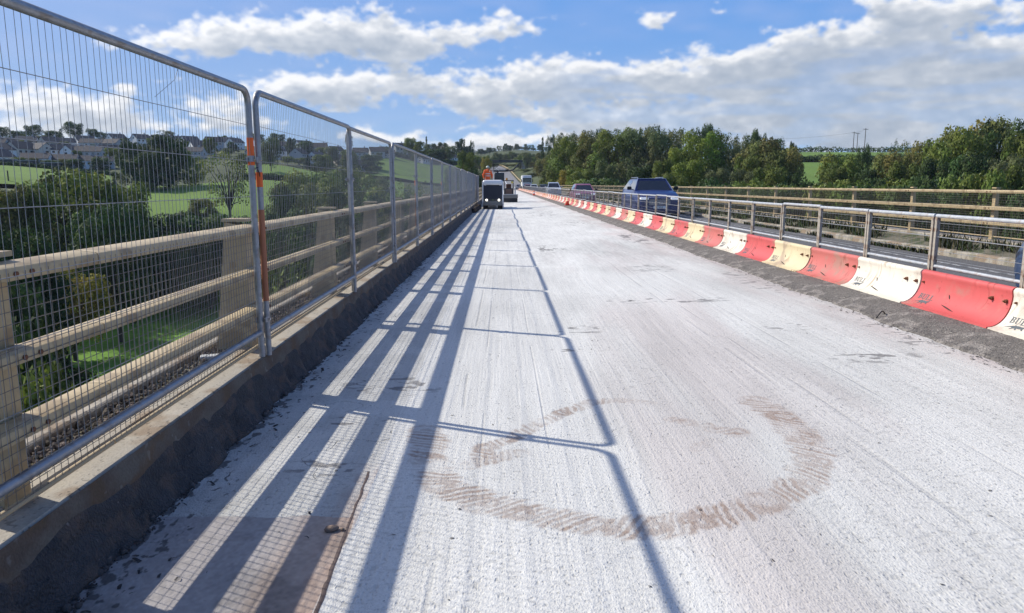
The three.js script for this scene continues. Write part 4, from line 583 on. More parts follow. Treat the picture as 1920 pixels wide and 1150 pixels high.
// ------------------------------------------------------------------ the worker in orange on the planing machine
{
  const field = (parts, box, cell) => {                               // tapered capsules joined by a smooth minimum, meshed
    const size = Math.max(box[3] - box[0], box[4] - box[1], box[5] - box[2]), res = Math.min(110, Math.ceil(size / cell)), mc = new MarchingCubes(res, M.black, false, false, 120000), c = [0, 1, 2].map((i) => (box[i] + box[i + 3]) / 2), half = size / 2 * 1.06; let k = 0;
    for (let z = 0; z < res; z++) for (let y = 0; y < res; y++) for (let x = 0; x < res; x++) {
      const p = [x, y, z].map((q, i) => c[i] + ((q - res / 2) / (res / 2)) * half); let d = 9;
      for (const [a, b, ra, rb, bl = 0.05] of parts) { const ab = [b[0] - a[0], b[1] - a[1], b[2] - a[2]], ap = [p[0] - a[0], p[1] - a[1], p[2] - a[2]], l = ab[0] ** 2 + ab[1] ** 2 + ab[2] ** 2, t = l ? clamp((ap[0] * ab[0] + ap[1] * ab[1] + ap[2] * ab[2]) / l) : 0; const e = Math.hypot(ap[0] - ab[0] * t, ap[1] - ab[1] * t, ap[2] - ab[2] * t) - mix(ra, rb, t); const h = clamp(0.5 + 0.5 * (d - e) / bl); d = mix(d, e, h) - bl * h * (1 - h); }
      mc.field[k++] = -d;
    }
    mc.isolation = 0; mc.update(); const n = mc.count, g = new THREE.BufferGeometry(), P = new Float32Array(n * 3), N = new Float32Array(n * 3); for (let i = 0; i < n * 3; i++) { P[i] = mc.positionArray[i] * half + c[i % 3]; N[i] = mc.normalArray[i]; }
    g.setAttribute('position', new THREE.BufferAttribute(P, 3)); g.setAttribute('normal', new THREE.BufferAttribute(N, 3)); return g;
  };
  const t = thing('person', 'person in an orange high-visibility jacket and pale green helmet standing on the planing machine', 'person', [-1.0, 1.22, 53.35], 0.25);
  // joints in metres, facing +z (towards the camera)
  const J = { hip: [0, 0.92, 0], chest: [0, 1.32, 0.03], neck: [0, 1.47, 0.04], head: [0, 1.6, 0.075] };
  const arm = (s) => ({ sh: [s * 0.19, 1.4, 0.02], el: [s * 0.31, 1.12, 0.0], wr: [s * 0.3, 0.88, 0.12] }), leg = (s) => ({ h: [s * 0.1, 0.9, 0], k: [s * 0.12, 0.5, 0.03], a: [s * 0.13, 0.09, -0.01], toe: [s * 0.16, 0.05, 0.15] });
  const body = [[J.hip, J.chest, 0.14, 0.15], [[-0.09, 1.36, 0.02], [0.09, 1.36, 0.02], 0.1, 0.1], [J.chest, J.neck, 0.09, 0.055], [J.neck, J.head, 0.055, 0.07, 0.03], [[0, 1.63, 0.06], [0, 1.59, 0.09], 0.088, 0.07, 0.03], [[0, 1.595, 0.155], [0, 1.575, 0.175], 0.012, 0.016, 0.015], [[-0.02, 1.54, 0.135], [0.02, 1.54, 0.135], 0.012, 0.012, 0.01], [[-0.088, 1.6, 0.06], [-0.09, 1.575, 0.055], 0.016, 0.012, 0.01], [[0.088, 1.6, 0.06], [0.09, 1.575, 0.055], 0.016, 0.012, 0.01]];
  for (const s of [-1, 1]) { const a = arm(s), l = leg(s); body.push([a.sh, a.el, 0.055, 0.043], [a.el, a.wr, 0.042, 0.03], [a.wr, [a.wr[0] - s * 0.01, a.wr[1] - 0.04, a.wr[2] + 0.06], 0.032, 0.036, 0.02]); for (let i = 0; i < 4; i++) body.push([[a.wr[0] + (i - 1.5) * 0.02, a.wr[1] - 0.05, a.wr[2] + 0.08], [a.wr[0] + (i - 1.5) * 0.021, a.wr[1] - 0.095, a.wr[2] + 0.1 + (i === 1 ? 0.01 : 0)], 0.0095, 0.008, 0.006]); body.push([[a.wr[0] - s * 0.035, a.wr[1] - 0.02, a.wr[2] + 0.04], [a.wr[0] - s * 0.055, a.wr[1] - 0.045, a.wr[2] + 0.085], 0.011, 0.009, 0.008], [l.h, l.k, 0.085, 0.055], [l.k, l.a, 0.055, 0.04], [l.a, l.toe, 0.045, 0.035]); }
  put(t, 'body', field(body, [-0.45, -0.02, -0.3, 0.45, 1.75, 0.4], 0.017), std(0.42, 0.24, 0.17, 0.6));
  const coat = [[[0, 0.86, 0], J.chest, 0.16, 0.17], [[-0.1, 1.37, 0.02], [0.1, 1.37, 0.02], 0.12, 0.12], [J.chest, [0, 1.48, 0.03], 0.1, 0.075]]; for (const s of [-1, 1]) { const a = arm(s); coat.push([a.sh, a.el, 0.083, 0.068], [a.el, [mix(a.el[0], a.wr[0], 0.9), mix(a.el[1], a.wr[1], 0.9), mix(a.el[2], a.wr[2], 0.9)], 0.066, 0.053]); }
  put(t, 'jacket', field(coat, [-0.45, 0.65, -0.3, 0.45, 1.6, 0.4], 0.014), std(0.85, 0.12, 0.02, 0.75));
  const trou = []; for (const s of [-1, 1]) { const l = leg(s); trou.push([[s * 0.07, 0.88, 0], l.k, 0.11, 0.085], [l.k, [l.a[0], 0.12, l.a[2]], 0.083, 0.07]); }
  put(t, 'trousers', field(trou, [-0.4, 0, -0.3, 0.4, 1.0, 0.3], 0.016), std(0.8, 0.11, 0.02, 0.75));
  const boots = []; for (const s of [-1, 1]) { const l = leg(s); boots.push([[l.a[0], 0.14, l.a[2]], [l.a[0], 0.06, l.a[2]], 0.06, 0.058], [[l.a[0], 0.05, l.a[2]], l.toe, 0.055, 0.05]); }
  put(t, 'boots', field(boots, [-0.3, 0, -0.2, 0.3, 0.3, 0.3], 0.012), M.black);
  const tape = std(0.75, 0.75, 0.7, 0.25, 0.2); const band = (y, rx, rz, oz) => new THREE.CylinderGeometry(1, 1, 0.05, 24, 1, true).scale(rx, 1, rz).translate(0, y, oz);
  put(t, 'reflective_band', band(1.05, 0.187, 0.187, 0.012), tape); put(t, 'reflective_band', band(1.2, 0.19, 0.187, 0.02), tape);
  put(t, 'radio', new MB().add(new RoundedBoxGeometry(0.07, 0.1, 0.05, 2, 0.012), new THREE.Matrix4().makeTranslation(0.12, 1.38, 0.15)).geo(), std(0.8, 0.75, 0.5, 0.4));
  const hm = put(t, 'helmet', new THREE.SphereGeometry(0.128, 20, 12, 0, Math.PI * 2, 0, Math.PI * 0.52).scale(1, 0.95, 1.18).translate(0, 1.64, 0.06), std(0.42, 0.5, 0.42, 0.35)); put(hm, 'brim', new THREE.CylinderGeometry(0.145, 0.145, 0.012, 24).scale(0.95, 1, 1.25).translate(0, 1.638, 0.085), std(0.42, 0.5, 0.42, 0.35));
  for (const s of [-1, 1]) put(t, 'eye', new THREE.SphereGeometry(0.011, 8, 6).translate(s * 0.032, 1.605, 0.143), M.black);
}
// ------------------------------------------------------------------ terrain: height by bearing and forward distance
// bearing is the slope x / f; for each bearing a list of [forward distance, height]
const BEAR = [[-1.1, [[20, -22], [60, -21], [110, -20], [150, -14], [180, -6], [205, -1], [215, 3], [252, 8], [300, 13], [350, 19], [420, 26], [600, 29], [1500, 26]]],
  [-0.68, [[20, -22], [60, -21], [118, -20], [150, -14], [180, -5], [200, 0], [215, 3.4], [252, 7.6], [265, 9], [300, 13], [350, 19], [410, 25.5], [600, 29], [1500, 26]]],
  [-0.463, [[20, -22], [60, -21], [118, -20], [150, -10], [178, -5], [190, -3.4], [232, 0.9], [255, 4], [300, 11], [350, 17.5], [420, 25], [600, 29], [1500, 26]]],
  [-0.32, [[20, -22], [110, -20], [150, -10], [178, -4.6], [215, 0], [240, 3.2], [285, 8.6], [320, 12.5], [360, 17], [420, 23], [600, 28], [1500, 26]]],
  [-0.174, [[20, -22], [120, -18], [200, -6], [250, -2], [280, 1], [320, 6], [360, 12], [420, 18.5], [500, 25], [600, 29], [1500, 28]]],
  [-0.08, [[20, -22], [120, -18], [200, -8], [270, -3.5], [300, 0], [330, 3], [420, 11.6], [440, 14], [452, 16.2], [480, 19], [540, 25], [640, 31], [1500, 32]]],
  [-0.026, [[20, -22], [120, -18], [200, -8], [235, -3], [260, -1], [330, 3], [430, 11], [560, 20], [700, 29], [900, 41], [1500, 46]]],
  [0.025, [[20, -22], [120, -16], [200, -7], [235, -3], [260, -1], [330, 4], [430, 12], [560, 23], [700, 33], [900, 43], [1500, 48]]],
  [0.115, [[20, -20], [60, -14], [120, -8], [200, 0], [300, 9], [430, 16], [700, 32], [1500, 36]]],
  [0.26, [[20, -20], [50, -14], [100, -8], [150, -4], [250, 4], [400, 13], [600, 23], [1500, 26]]],
  [0.404, [[20, -20], [50, -14], [100, -8], [150, -4], [205, 1.8], [260, 9], [280, 10.6], [330, 15.2], [450, 18], [700, 20], [1500, 20]]],
  [0.75, [[20, -20], [50, -14], [100, -8], [150, -4], [205, 1.8], [260, 9], [330, 15], [450, 18], [700, 20], [1500, 20]]],
  [1.4, [[20, -18], [50, -12], [100, -6], [200, 3], [330, 12], [700, 18], [1500, 18]]]];
const prof = (P, f) => { if (f <= P[0][0]) return P[0][1]; for (let i = 1; i < P.length; i++) if (f <= P[i][0]) { const t = (f - P[i - 1][0]) / (P[i][0] - P[i - 1][0]); return mix(P[i - 1][1], P[i][1], t); } return P[P.length - 1][1]; };
const ROADPATH = [[225, 3.45, 0.05], [242, 3.4, 0.1], [262, 3.1, 0.45], [285, 2.5, 1.4], [320, 1.6, 3.1], [370, 0.3, 6.0], [430, -1.6, 9.9], [500, -5.6, 13.6], [560, -12, 16.4], [620, -22, 18.5], [700, -40, 20]];
function roadPathAt(f) { for (let i = 1; i < ROADPATH.length; i++) if (f <= ROADPATH[i][0]) { const a = ROADPATH[i - 1], b = ROADPATH[i], t = clamp((f - a[0]) / (b[0] - a[0])); return [mix(a[1], b[1], t), mix(a[2], b[2], t)]; } const e = ROADPATH[ROADPATH.length - 1]; return [e[1], e[2]]; }
function ground(x, f) {
  const ff = Math.max(f, 20), s = x / ff; let i = 0; while (i < BEAR.length - 2 && s > BEAR[i + 1][0]) i++;
  const t = clamp((s - BEAR[i][0]) / (BEAR[i + 1][0] - BEAR[i][0])), q = t * t * (3 - 2 * t);
  let y = mix(prof(BEAR[i][1], f), prof(BEAR[i + 1][1], f), q);
  if (f > 215 && f < 700) { const [cx, cy] = roadPathAt(f), d = Math.abs(x - cx), k = 1 - sstep(6, 20, d); y = mix(y, Math.min(cy - 0.35, y < cy ? cy - 0.35 : y), k * sstep(222, 240, f)); if (d < 6.5 && f > 236) y = Math.min(y, cy - 0.35); }
  if (f > 190 && f < 243 && Math.abs(x - 4) < 14) y = Math.min(y, mix(-3, -1.6, sstep(200, 240, f)));
  return y;
}
const spread = (u, p) => Math.sign(u) * Math.pow(Math.abs(u), p);
const us = (u) => (u - 940.6) / 1383.5, PLOTS = [];
const inPlot = (s, f) => { for (const p of PLOTS) { let c = false; for (let i = 0, j = 3; i < 4; j = i++) { const [xi, yi] = p[i], [xj, yj] = p[j]; if (yi > f !== yj > f && s < (xj - xi) * (f - yi) / (yj - yi) + xi) c = !c; } if (c) return 1; } return 0; };
for (const q of [[[-300, 206], [225, 206], [225, 250], [-300, 252]], [[262, 160], [590, 164], [560, 236], [250, 228]], [[470, 243], [760, 250], [760, 300], [470, 284]], [[690, 310], [880, 318], [872, 424], [690, 410]], [[715, 440], [880, 442], [870, 456], [715, 452]], [[1440, 200], [1760, 200], [1760, 257], [1440, 257]], [[1440, 276], [1760, 276], [1760, 332], [1440, 332]], [[-60, 76], [440, 84], [420, 122], [0, 122]]]) PLOTS.push(q.map(([u, f]) => [us(u), f]));
struct('ground', sheet(220, 260, (u, v) => { const x = spread(u * 2 - 1, 1.9) * 1400, f = -120 + Math.pow(v, 1.5) * 1620; return [x, ground(x, f) - (f > 60 && inPlot(x / f, f) ? 1.6 : 0) + (fbm(x * 0.03 + 50, f * 0.03 + 9, 3) - 0.5) * 0.4 - 0.35, f]; }), M.rough);
struct('ground', sheet(40, 12, (u, v) => [mix(-1400, 1400, u), -22 - 0.5, mix(-900, -110, v)]), M.rough);
// fields are quads in bearing and distance, draped on the slope
function fieldSheet(name, label, corners, mat, n = 40, m = 30, lift = 0.6) { const [a, b, c, d] = corners; const g = sheet(n, m, (u, v) => { const s = mix(mix(a[0], b[0], u), mix(d[0], c[0], u), v), f = mix(mix(a[1], b[1], u), mix(d[1], c[1], u), v); return [s * f, ground(s * f, f) + lift, f]; }); return tag(put(scene, name, g, mat, 'structure'), label); }
fieldSheet('field', 'strip of bright green field below the front row of houses', [[us(-300), 206], [us(225), 206], [us(225), 250], [us(-300), 252]], M.field);
fieldSheet('field', 'sloping bright green field behind the bare tree', [[us(262), 160], [us(590), 164], [us(560), 236], [us(250), 228]], M.field);
fieldSheet('field', 'small green field beyond the dark hedge', [[us(470), 243], [us(760), 250], [us(760), 300], [us(470), 284]], M.field);
fieldSheet('field', 'dull green field below the skyline houses', [[us(690), 310], [us(880), 318], [us(872), 424], [us(690), 410]], M.field);
fieldSheet('field', 'thin pale strip of field on the crest', [[us(715), 440], [us(880), 442], [us(870), 456], [us(715), 452]], surfMat(S.field, 1, 0.05, { color: lin(1.25, 1.1, 1.6) }));
fieldSheet('field', 'lower green field seen through the gap in the wood', [[us(1440), 200], [us(1760), 200], [us(1760), 257], [us(1440), 257]], M.field);
fieldSheet('field', 'upper green field below the utility poles', [[us(1440), 276], [us(1760), 276], [us(1760), 332], [us(1440), 332]], M.field);
fieldSheet('lawn', 'bright green lawn in the valley under the bridge', [[us(-60), 76], [us(440), 84], [us(420), 122], [us(0), 122]], surfMat(S.field, 1, 0.05, { color: lin(1.15, 1.35, 1.2) }));

// ------------------------------------------------------------------ the road climbing away beyond the bridge, its barrier and the overbridge
const roadFar = surfMat(S.road, 0.9, 0.004, { color: lin(1.9, 1.9, 1.95) });
const along = (off, up, f) => { const [cx, cy] = roadPathAt(f); return V(cx + off, cy + up, f); };
struct('road', sheet(4, 90, (u, v) => { const f = mix(241, 690, v), [cx, cy] = roadPathAt(f); return [cx + mix(-5.4, 5.4, u), cy, f]; }), roadFar);
struct('road_marking', sheet(1, 90, (u, v) => { const f = mix(243, 690, v), [cx, cy] = roadPathAt(f); return [cx + mix(-0.4, -0.1, u), cy + 0.06, f]; }), M.white);
{ const t = thing('crash_barrier', 'pale crash barrier along the right side of the road climbing beyond the bridge', 'crash barrier', [0, 0, 0]); const b = new MB(); for (let f = 242; f < 640; f += 14) b.quad(along(5.9, 0.35, f), along(5.9, 0.35, f + 14), along(5.9, 1.0, f + 14), along(5.9, 1.0, f)); put(t, 'beam', b.geo(), M.cream); for (let f = 244; f < 640; f += 12) put(t, 'post', new MB().bar(along(6.0, -0.4, f), along(6.0, 0.9, f), 0.08, 4).geo(), M.cream); }
{ const t = thing('overbridge', 'dark flat overbridge crossing the road in the distance', 'bridge', [0, 0, 0]), dk = std(0.05, 0.047, 0.045, 0.9); put(t, 'beam', new MB().box(1.9, 14.55, 430, 20, 0.8, 6).geo(), dk); put(t, 'parapet', new MB().box(1.9, 15.2, 427.2, 20, 0.5, 0.2).geo(), dk); for (const x of [-8.8, 12.4]) put(t, 'abutment', new MB().box(x, 11.5, 430, 2.0, 6.4, 6).geo(), M.kerb); }

// ------------------------------------------------------------------ trees
const leafMat = (r, g, b) => new THREE.MeshPhysicalMaterial({ color: lin(r, g, b), vertexColors: true, roughness: 0.85, transmission: 0.32, thickness: 0, side: THREE.DoubleSide, specularIntensity: 0.4 });
const LEAF = { olive: leafMat(0.14, 0.18, 0.032), dark: leafMat(0.058, 0.1, 0.025), bright: leafMat(0.17, 0.225, 0.03), brown: leafMat(0.165, 0.165, 0.045), grey: leafMat(0.13, 0.155, 0.058), yellow: leafMat(0.28, 0.24, 0.035) };
function leaves(list, opt) {                                          // list of lobes [x, y, z, radius]; returns leaf faces spread through them
  const n = opt.n, P = new Float32Array(n * 12), N = new Float32Array(n * 12), C = new Float32Array(n * 12), I = new Uint32Array(n * 6); let tot = 0; const acc = list.map((l) => tot += l[3] * l[3]); const tint = list.map(() => [rr(0.72, 1.3), rr(0.85, 1.15)]);
  const d = new THREE.Vector3(), c = new THREE.Vector3(), a = new THREE.Vector3(), b = new THREE.Vector3(), nn = new THREE.Vector3(), p = new THREE.Vector3();
  for (let i = 0; i < n; i++) {
    const q = rnd() * tot; let l = 0; while (acc[l] < q) l++;
    do d.set(rr(-1, 1), rr(-1, 1), rr(-1, 1)); while (d.lengthSq() > 1 || d.lengthSq() < 0.02); d.normalize(); if (d.y < -0.3 && rnd() < 0.6) d.y *= -1;
    const L = list[l], rad = L[3] * (0.5 + 0.5 * Math.pow(rnd(), 0.55)) * (1 + (vn(d.x * 3 + l * 5, d.y * 3 + d.z * 2) - 0.5) * 0.5);
    c.set(L[0] + d.x * rad, L[1] + d.y * rad * (opt.flat ?? 0.85), L[2] + d.z * rad);
    nn.set(d.x + rr(-0.9, 0.9), d.y + rr(-0.7, 1.0), d.z + rr(-0.9, 0.9)).normalize(); a.set(rr(-1, 1), rr(-1, 1), rr(-1, 1)).cross(nn).normalize(); b.crossVectors(nn, a);
    const s = opt.s * rr(0.55, 1.35), k = rr(0.72, 1.28) * tint[l][0];
    [[-1, -0.55], [1, -0.55], [0.8, 0.6], [-0.8, 0.6]].forEach(([e, f], j) => { p.copy(c).addScaledVector(a, e * s).addScaledVector(b, f * s); P.set([p.x, p.y, p.z], i * 12 + j * 3); N.set([mix(nn.x, d.x, 0.35), mix(nn.y, d.y, 0.35), mix(nn.z, d.z, 0.35)], i * 12 + j * 3); C.set([k * tint[l][1], k, k * rr(0.8, 1.1)], i * 12 + j * 3); });
    I.set([i * 4, i * 4 + 1, i * 4 + 2, i * 4, i * 4 + 2, i * 4 + 3], i * 6);
  }
  const g = new THREE.BufferGeometry(); g.setAttribute('position', new THREE.BufferAttribute(P, 3)); g.setAttribute('normal', new THREE.BufferAttribute(N, 3)); g.setAttribute('color', new THREE.BufferAttribute(C, 3)); g.setIndex(new THREE.BufferAttribute(I, 1)); return g;
}
// every kind is one unit high and about one unit wide
function limbs(lobes, base, r, stems = 1) { const b = new MB(); for (let s = 0; s < stems; s++) { const ox = stems > 1 ? rr(-0.08, 0.08) : 0, oz = stems > 1 ? rr(-0.08, 0.08) : 0; const top = [rr(-0.06, 0.06) + ox * 2, base + 0.22, rr(-0.06, 0.06) + oz * 2]; b.tube([new THREE.Vector3(ox, -0.05, oz), new THREE.Vector3(ox + rr(-0.02, 0.02), base * 0.6, oz), new THREE.Vector3(...top)], r, 7, true, r * 0.6); for (const l of lobes) if (rnd() < 0.8) { const m = new THREE.Vector3(mix(top[0], l[0], 0.45) + rr(-0.04, 0.04), mix(base + rr(0, 0.15), l[1], 0.55), mix(top[2], l[2], 0.45) + rr(-0.04, 0.04)); b.tube([new THREE.Vector3(mix(ox, top[0], 0.5), base * 0.75 + rr(0, 0.1), mix(oz, top[2], 0.5)), m, new THREE.Vector3(l[0], l[1] + l[3] * 0.3, l[2])], r * 0.42, 5, false, r * 0.08); } } return b.geo(); }
function kind(seedN, o) {
  seed(seedN); const lobes = [];
  for (let i = 0; i < o.lobes; i++) { const y = mix(o.base, 0.92, Math.pow((i + rnd()) / o.lobes, 0.9)), t = (y - o.base) / (1 - o.base), w = o.shape(t) * 0.5, a = i * 2.4 + rr(-0.5, 0.5), d = w * Math.sqrt(rr(0.15, 1)); const R = rr(o.r[0], o.r[1]); lobes.push([Math.cos(a) * d * 0.8, Math.min(y, 1 - R * 0.75), Math.sin(a) * d * 0.8, R]); }
  return { crown: leaves(lobes, o), trunk: limbs(o.limbLobes ? lobes.slice(0, o.limbLobes) : lobes, o.base, o.tr, o.stems || 1) };
}
const round_ = (t) => Math.sqrt(Math.max(0.05, 1 - Math.pow(t * 1.7 - 0.75, 2))), tall_ = (t) => 0.35 + 0.65 * Math.sqrt(Math.max(0, 1 - Math.pow(t * 1.6 - 0.6, 2))), dome_ = (t) => Math.sqrt(Math.max(0.04, 1 - t * t * 0.95)), cone_ = (t) => 1 - t * 0.92;
const KIND = {
  broadA: kind(41, { lobes: 26, base: 0.24, shape: round_, r: [0.1, 0.19], n: 11000, s: 0.0125, tr: 0.03 }),
  broadB: kind(42, { lobes: 34, base: 0.14, shape: dome_, r: [0.085, 0.16], n: 12000, s: 0.0118, tr: 0.03 }),
  broadC: kind(43, { lobes: 20, base: 0.3, shape: round_, r: [0.1, 0.2], n: 9000, s: 0.0128, tr: 0.027 }),
  tallA: kind(44, { lobes: 24, base: 0.2, shape: round_, r: [0.1, 0.18], n: 8000, s: 0.012, tr: 0.02 }),
  tallB: kind(45, { lobes: 20, base: 0.42, shape: round_, r: [0.09, 0.16], n: 4200, s: 0.012, tr: 0.018 }),
  sparse: kind(46, { lobes: 30, base: 0.35, shape: round_, r: [0.07, 0.12], n: 1500, s: 0.0125, tr: 0.024 }),
  wispy: kind(47, { lobes: 30, base: 0.35, shape: round_, r: [0.06, 0.12], n: 1500, s: 0.0125, tr: 0.016, stems: 3 }),
  conifer: kind(48, { lobes: 26, base: 0.12, shape: cone_, r: [0.05, 0.1], n: 3200, s: 0.014, tr: 0.02, limbLobes: 6 }),
  bush: kind(49, { lobes: 16, base: 0.08, shape: dome_, r: [0.14, 0.24], n: 6000, s: 0.019, tr: 0.02 }),
  bushB: kind(50, { lobes: 22, base: 0.05, shape: dome_, r: [0.11, 0.2], n: 6500, s: 0.017, tr: 0.02 }),
};
const treeProto = {}, TREES = [];
function tree(x, f, top, w, k, leaf, group, name = 'tree', label, sink = 0) {
  const y = ground(x, f) - 0.3 - sink, h = Math.max(top - y, 1.2), key = k + leaf + name;
  let t = treeProto[key];
  if (!t) { t = treeProto[key] = thing(name, '', name === 'bush' ? 'bush' : 'tree'); put(t, 'trunk', KIND[k].trunk, M.bark); put(t, 'crown', KIND[k].crown, LEAF[leaf]); } else t = copy(t);
  t.position.copy(V(x, y, f)); t.rotation.y = rr(0, 6.28); t.scale.set(w, h, w); t.userData.category = name === 'bush' ? 'bush' : 'tree'; t.userData.group = group; TREES.push({ t, x, f, group, name, leaf, k, label });
  return t;
}
const LOOK = { olive: 'olive green', dark: 'dark green', bright: 'light green', brown: 'brownish autumn', grey: 'grey-green', yellow: 'yellow-green' }, HABIT = { sparse: 'thin-leaved', wispy: 'wispy', conifer: 'conifer', tallA: 'tall', tallB: 'slender', broadA: 'broad', broadB: 'domed', broadC: 'rounded', bush: 'bushy', bushB: 'low' };
const at = (u, v, f) => [(u - 940.6) / 1383.5 * f, 1.66 + (346.3 - v) / 1383.5 * f];          // a place on the map from a bearing and an elevation
function T(u, v, f, px, k, leaf, group, name, label) { let [x, top] = at(u, v, f); const hw = px / 1383.5 * f / 2; if (f < 240 && x < 4 && x + hw > -2.9) x = -2.9 - hw; if (f < 300 && x > 4 && x - hw < 10.9) x = 10.9 + hw; return tree(x, f, top, px / 1383.5 * f, k, leaf, group, name, label); }
seed(77);
{ const g = 'valley trees left of the bridge';
  T(150, 322, 122, 220, 'broadA', 'olive', g, 'tree', 'big round olive green tree in front of the strip of field'); T(30, 350, 108, 190, 'broadB', 'brown', g); T(225, 330, 128, 150, 'broadC', 'olive', g); T(60, 352, 110, 190, 'broadB', 'olive', g); T(-60, 340, 110, 220, 'broadA', 'olive', g); T(-170, 345, 120, 240, 'broadB', 'dark', g); T(215, 380, 100, 170, 'broadC', 'dark', g);
  T(268, 268, 222, 85, 'broadB', 'dark', g, 'tree', 'left of the two dark dense trees standing before the upper field'); T(330, 257, 224, 105, 'broadB', 'dark', g, 'tree', 'right of the two dark dense trees standing before the upper field'); T(300, 285, 219, 100, 'broadB', 'dark', g);
  T(378, 292, 226, 40, 'tallA', 'bright', g, 'tree', 'small light green tree beside the dark dense trees'); T(436, 284, 158, 120, 'sparse', 'olive', g, 'tree', 'nearly bare tree with open branches in front of the sloping field'); T(385, 372, 172, 60, 'bush', 'brown', g, 'bush');
  T(517, 262, 262, 46, 'broadC', 'grey', g, 'tree', 'single grey-green tree standing in the small field'); T(600, 322, 150, 150, 'broadC', 'olive', g); T(560, 345, 135, 130, 'broadA', 'grey', g); T(660, 318, 165, 130, 'broadA', 'olive', g); T(640, 345, 128, 150, 'broadB', 'olive', g); T(700, 330, 180, 110, 'tallA', 'grey', g); T(730, 352, 140, 110, 'broadC', 'olive', g); T(690, 365, 110, 150, 'broadB', 'dark', g);
  T(770, 338, 150, 70, 'sparse', 'bright', g); T(815, 340, 165, 70, 'sparse', 'olive', g); T(790, 362, 120, 90, 'tallA', 'bright', g); T(850, 345, 190, 60, 'tallA', 'bright', g); T(745, 362, 118, 80, 'tallA', 'bright', g); T(830, 366, 130, 70, 'broadC', 'olive', g);
  T(875, 285, 215, 62, 'broadB', 'olive', g, 'tree', 'rounded green tree standing right above the far end of the fence panels'); T(905, 318, 190, 55, 'broadB', 'dark', g, 'tree', 'dark dense tree behind the worker in orange'); T(855, 312, 235, 50, 'broadC', 'olive', g); T(912, 296, 290, 22, 'tallA', 'yellow', g);
  for (const [u, v, f, w, k, c] of [[30, 420, 70, 230, 'broadB', 'dark'], [130, 400, 124, 220, 'broadA', 'dark'], [235, 408, 126, 170, 'broadB', 'olive'], [330, 395, 128, 170, 'broadB', 'dark'], [395, 402, 126, 140, 'bushB', 'dark'], [440, 405, 122, 140, 'broadC', 'dark'], [300, 425, 120, 150, 'broadC', 'dark'], [390, 430, 119, 130, 'broadB', 'dark'], [20, 455, 70, 160, 'broadC', 'dark'], [470, 415, 70, 150, 'broadB', 'dark'], [530, 398, 84, 170, 'broadB', 'dark'], [590, 395, 80, 150, 'broadA', 'dark'], [640, 398, 74, 150, 'broadB', 'dark'], [690, 394, 82, 130, 'broadC', 'olive'], [560, 430, 56, 160, 'broadC', 'dark'], [640, 420, 58, 140, 'broadB', 'grey'], [740, 392, 90, 110, 'broadB', 'dark'], [800, 390, 100, 90, 'broadB', 'olive'], [845, 382, 120, 80, 'broadB', 'dark'], [760, 405, 70, 110, 'broadC', 'dark'], [815, 395, 85, 80, 'broadB', 'dark'], [-60, 430, 80, 260, 'broadB', 'dark'], [-150, 400, 90, 260, 'broadA', 'dark'], [520, 500, 44, 150, 'broadB', 'dark'], [560, 480, 42, 150, 'broadB', 'dark'], [640, 455, 42, 140, 'broadC', 'dark'], [700, 430, 48, 130, 'broadB', 'dark'], [870, 372, 150, 70, 'broadB', 'dark'], [890, 352, 180, 50, 'broadB', 'dark']]) T(u, v, f, w, k, c, g);
  T(128, 503, 90, 165, 'broadC', 'yellow', g, 'tree', 'yellow-green tree top close below the parapet at the left'); T(40, 545, 46, 120, 'broadB', 'dark', g); T(60, 640, 60, 120, 'bush', 'grey', g); T(0, 600, 40, 200, 'bush', 'dark', g); T(40, 690, 32, 200, 'bush', 'olive', g);
}
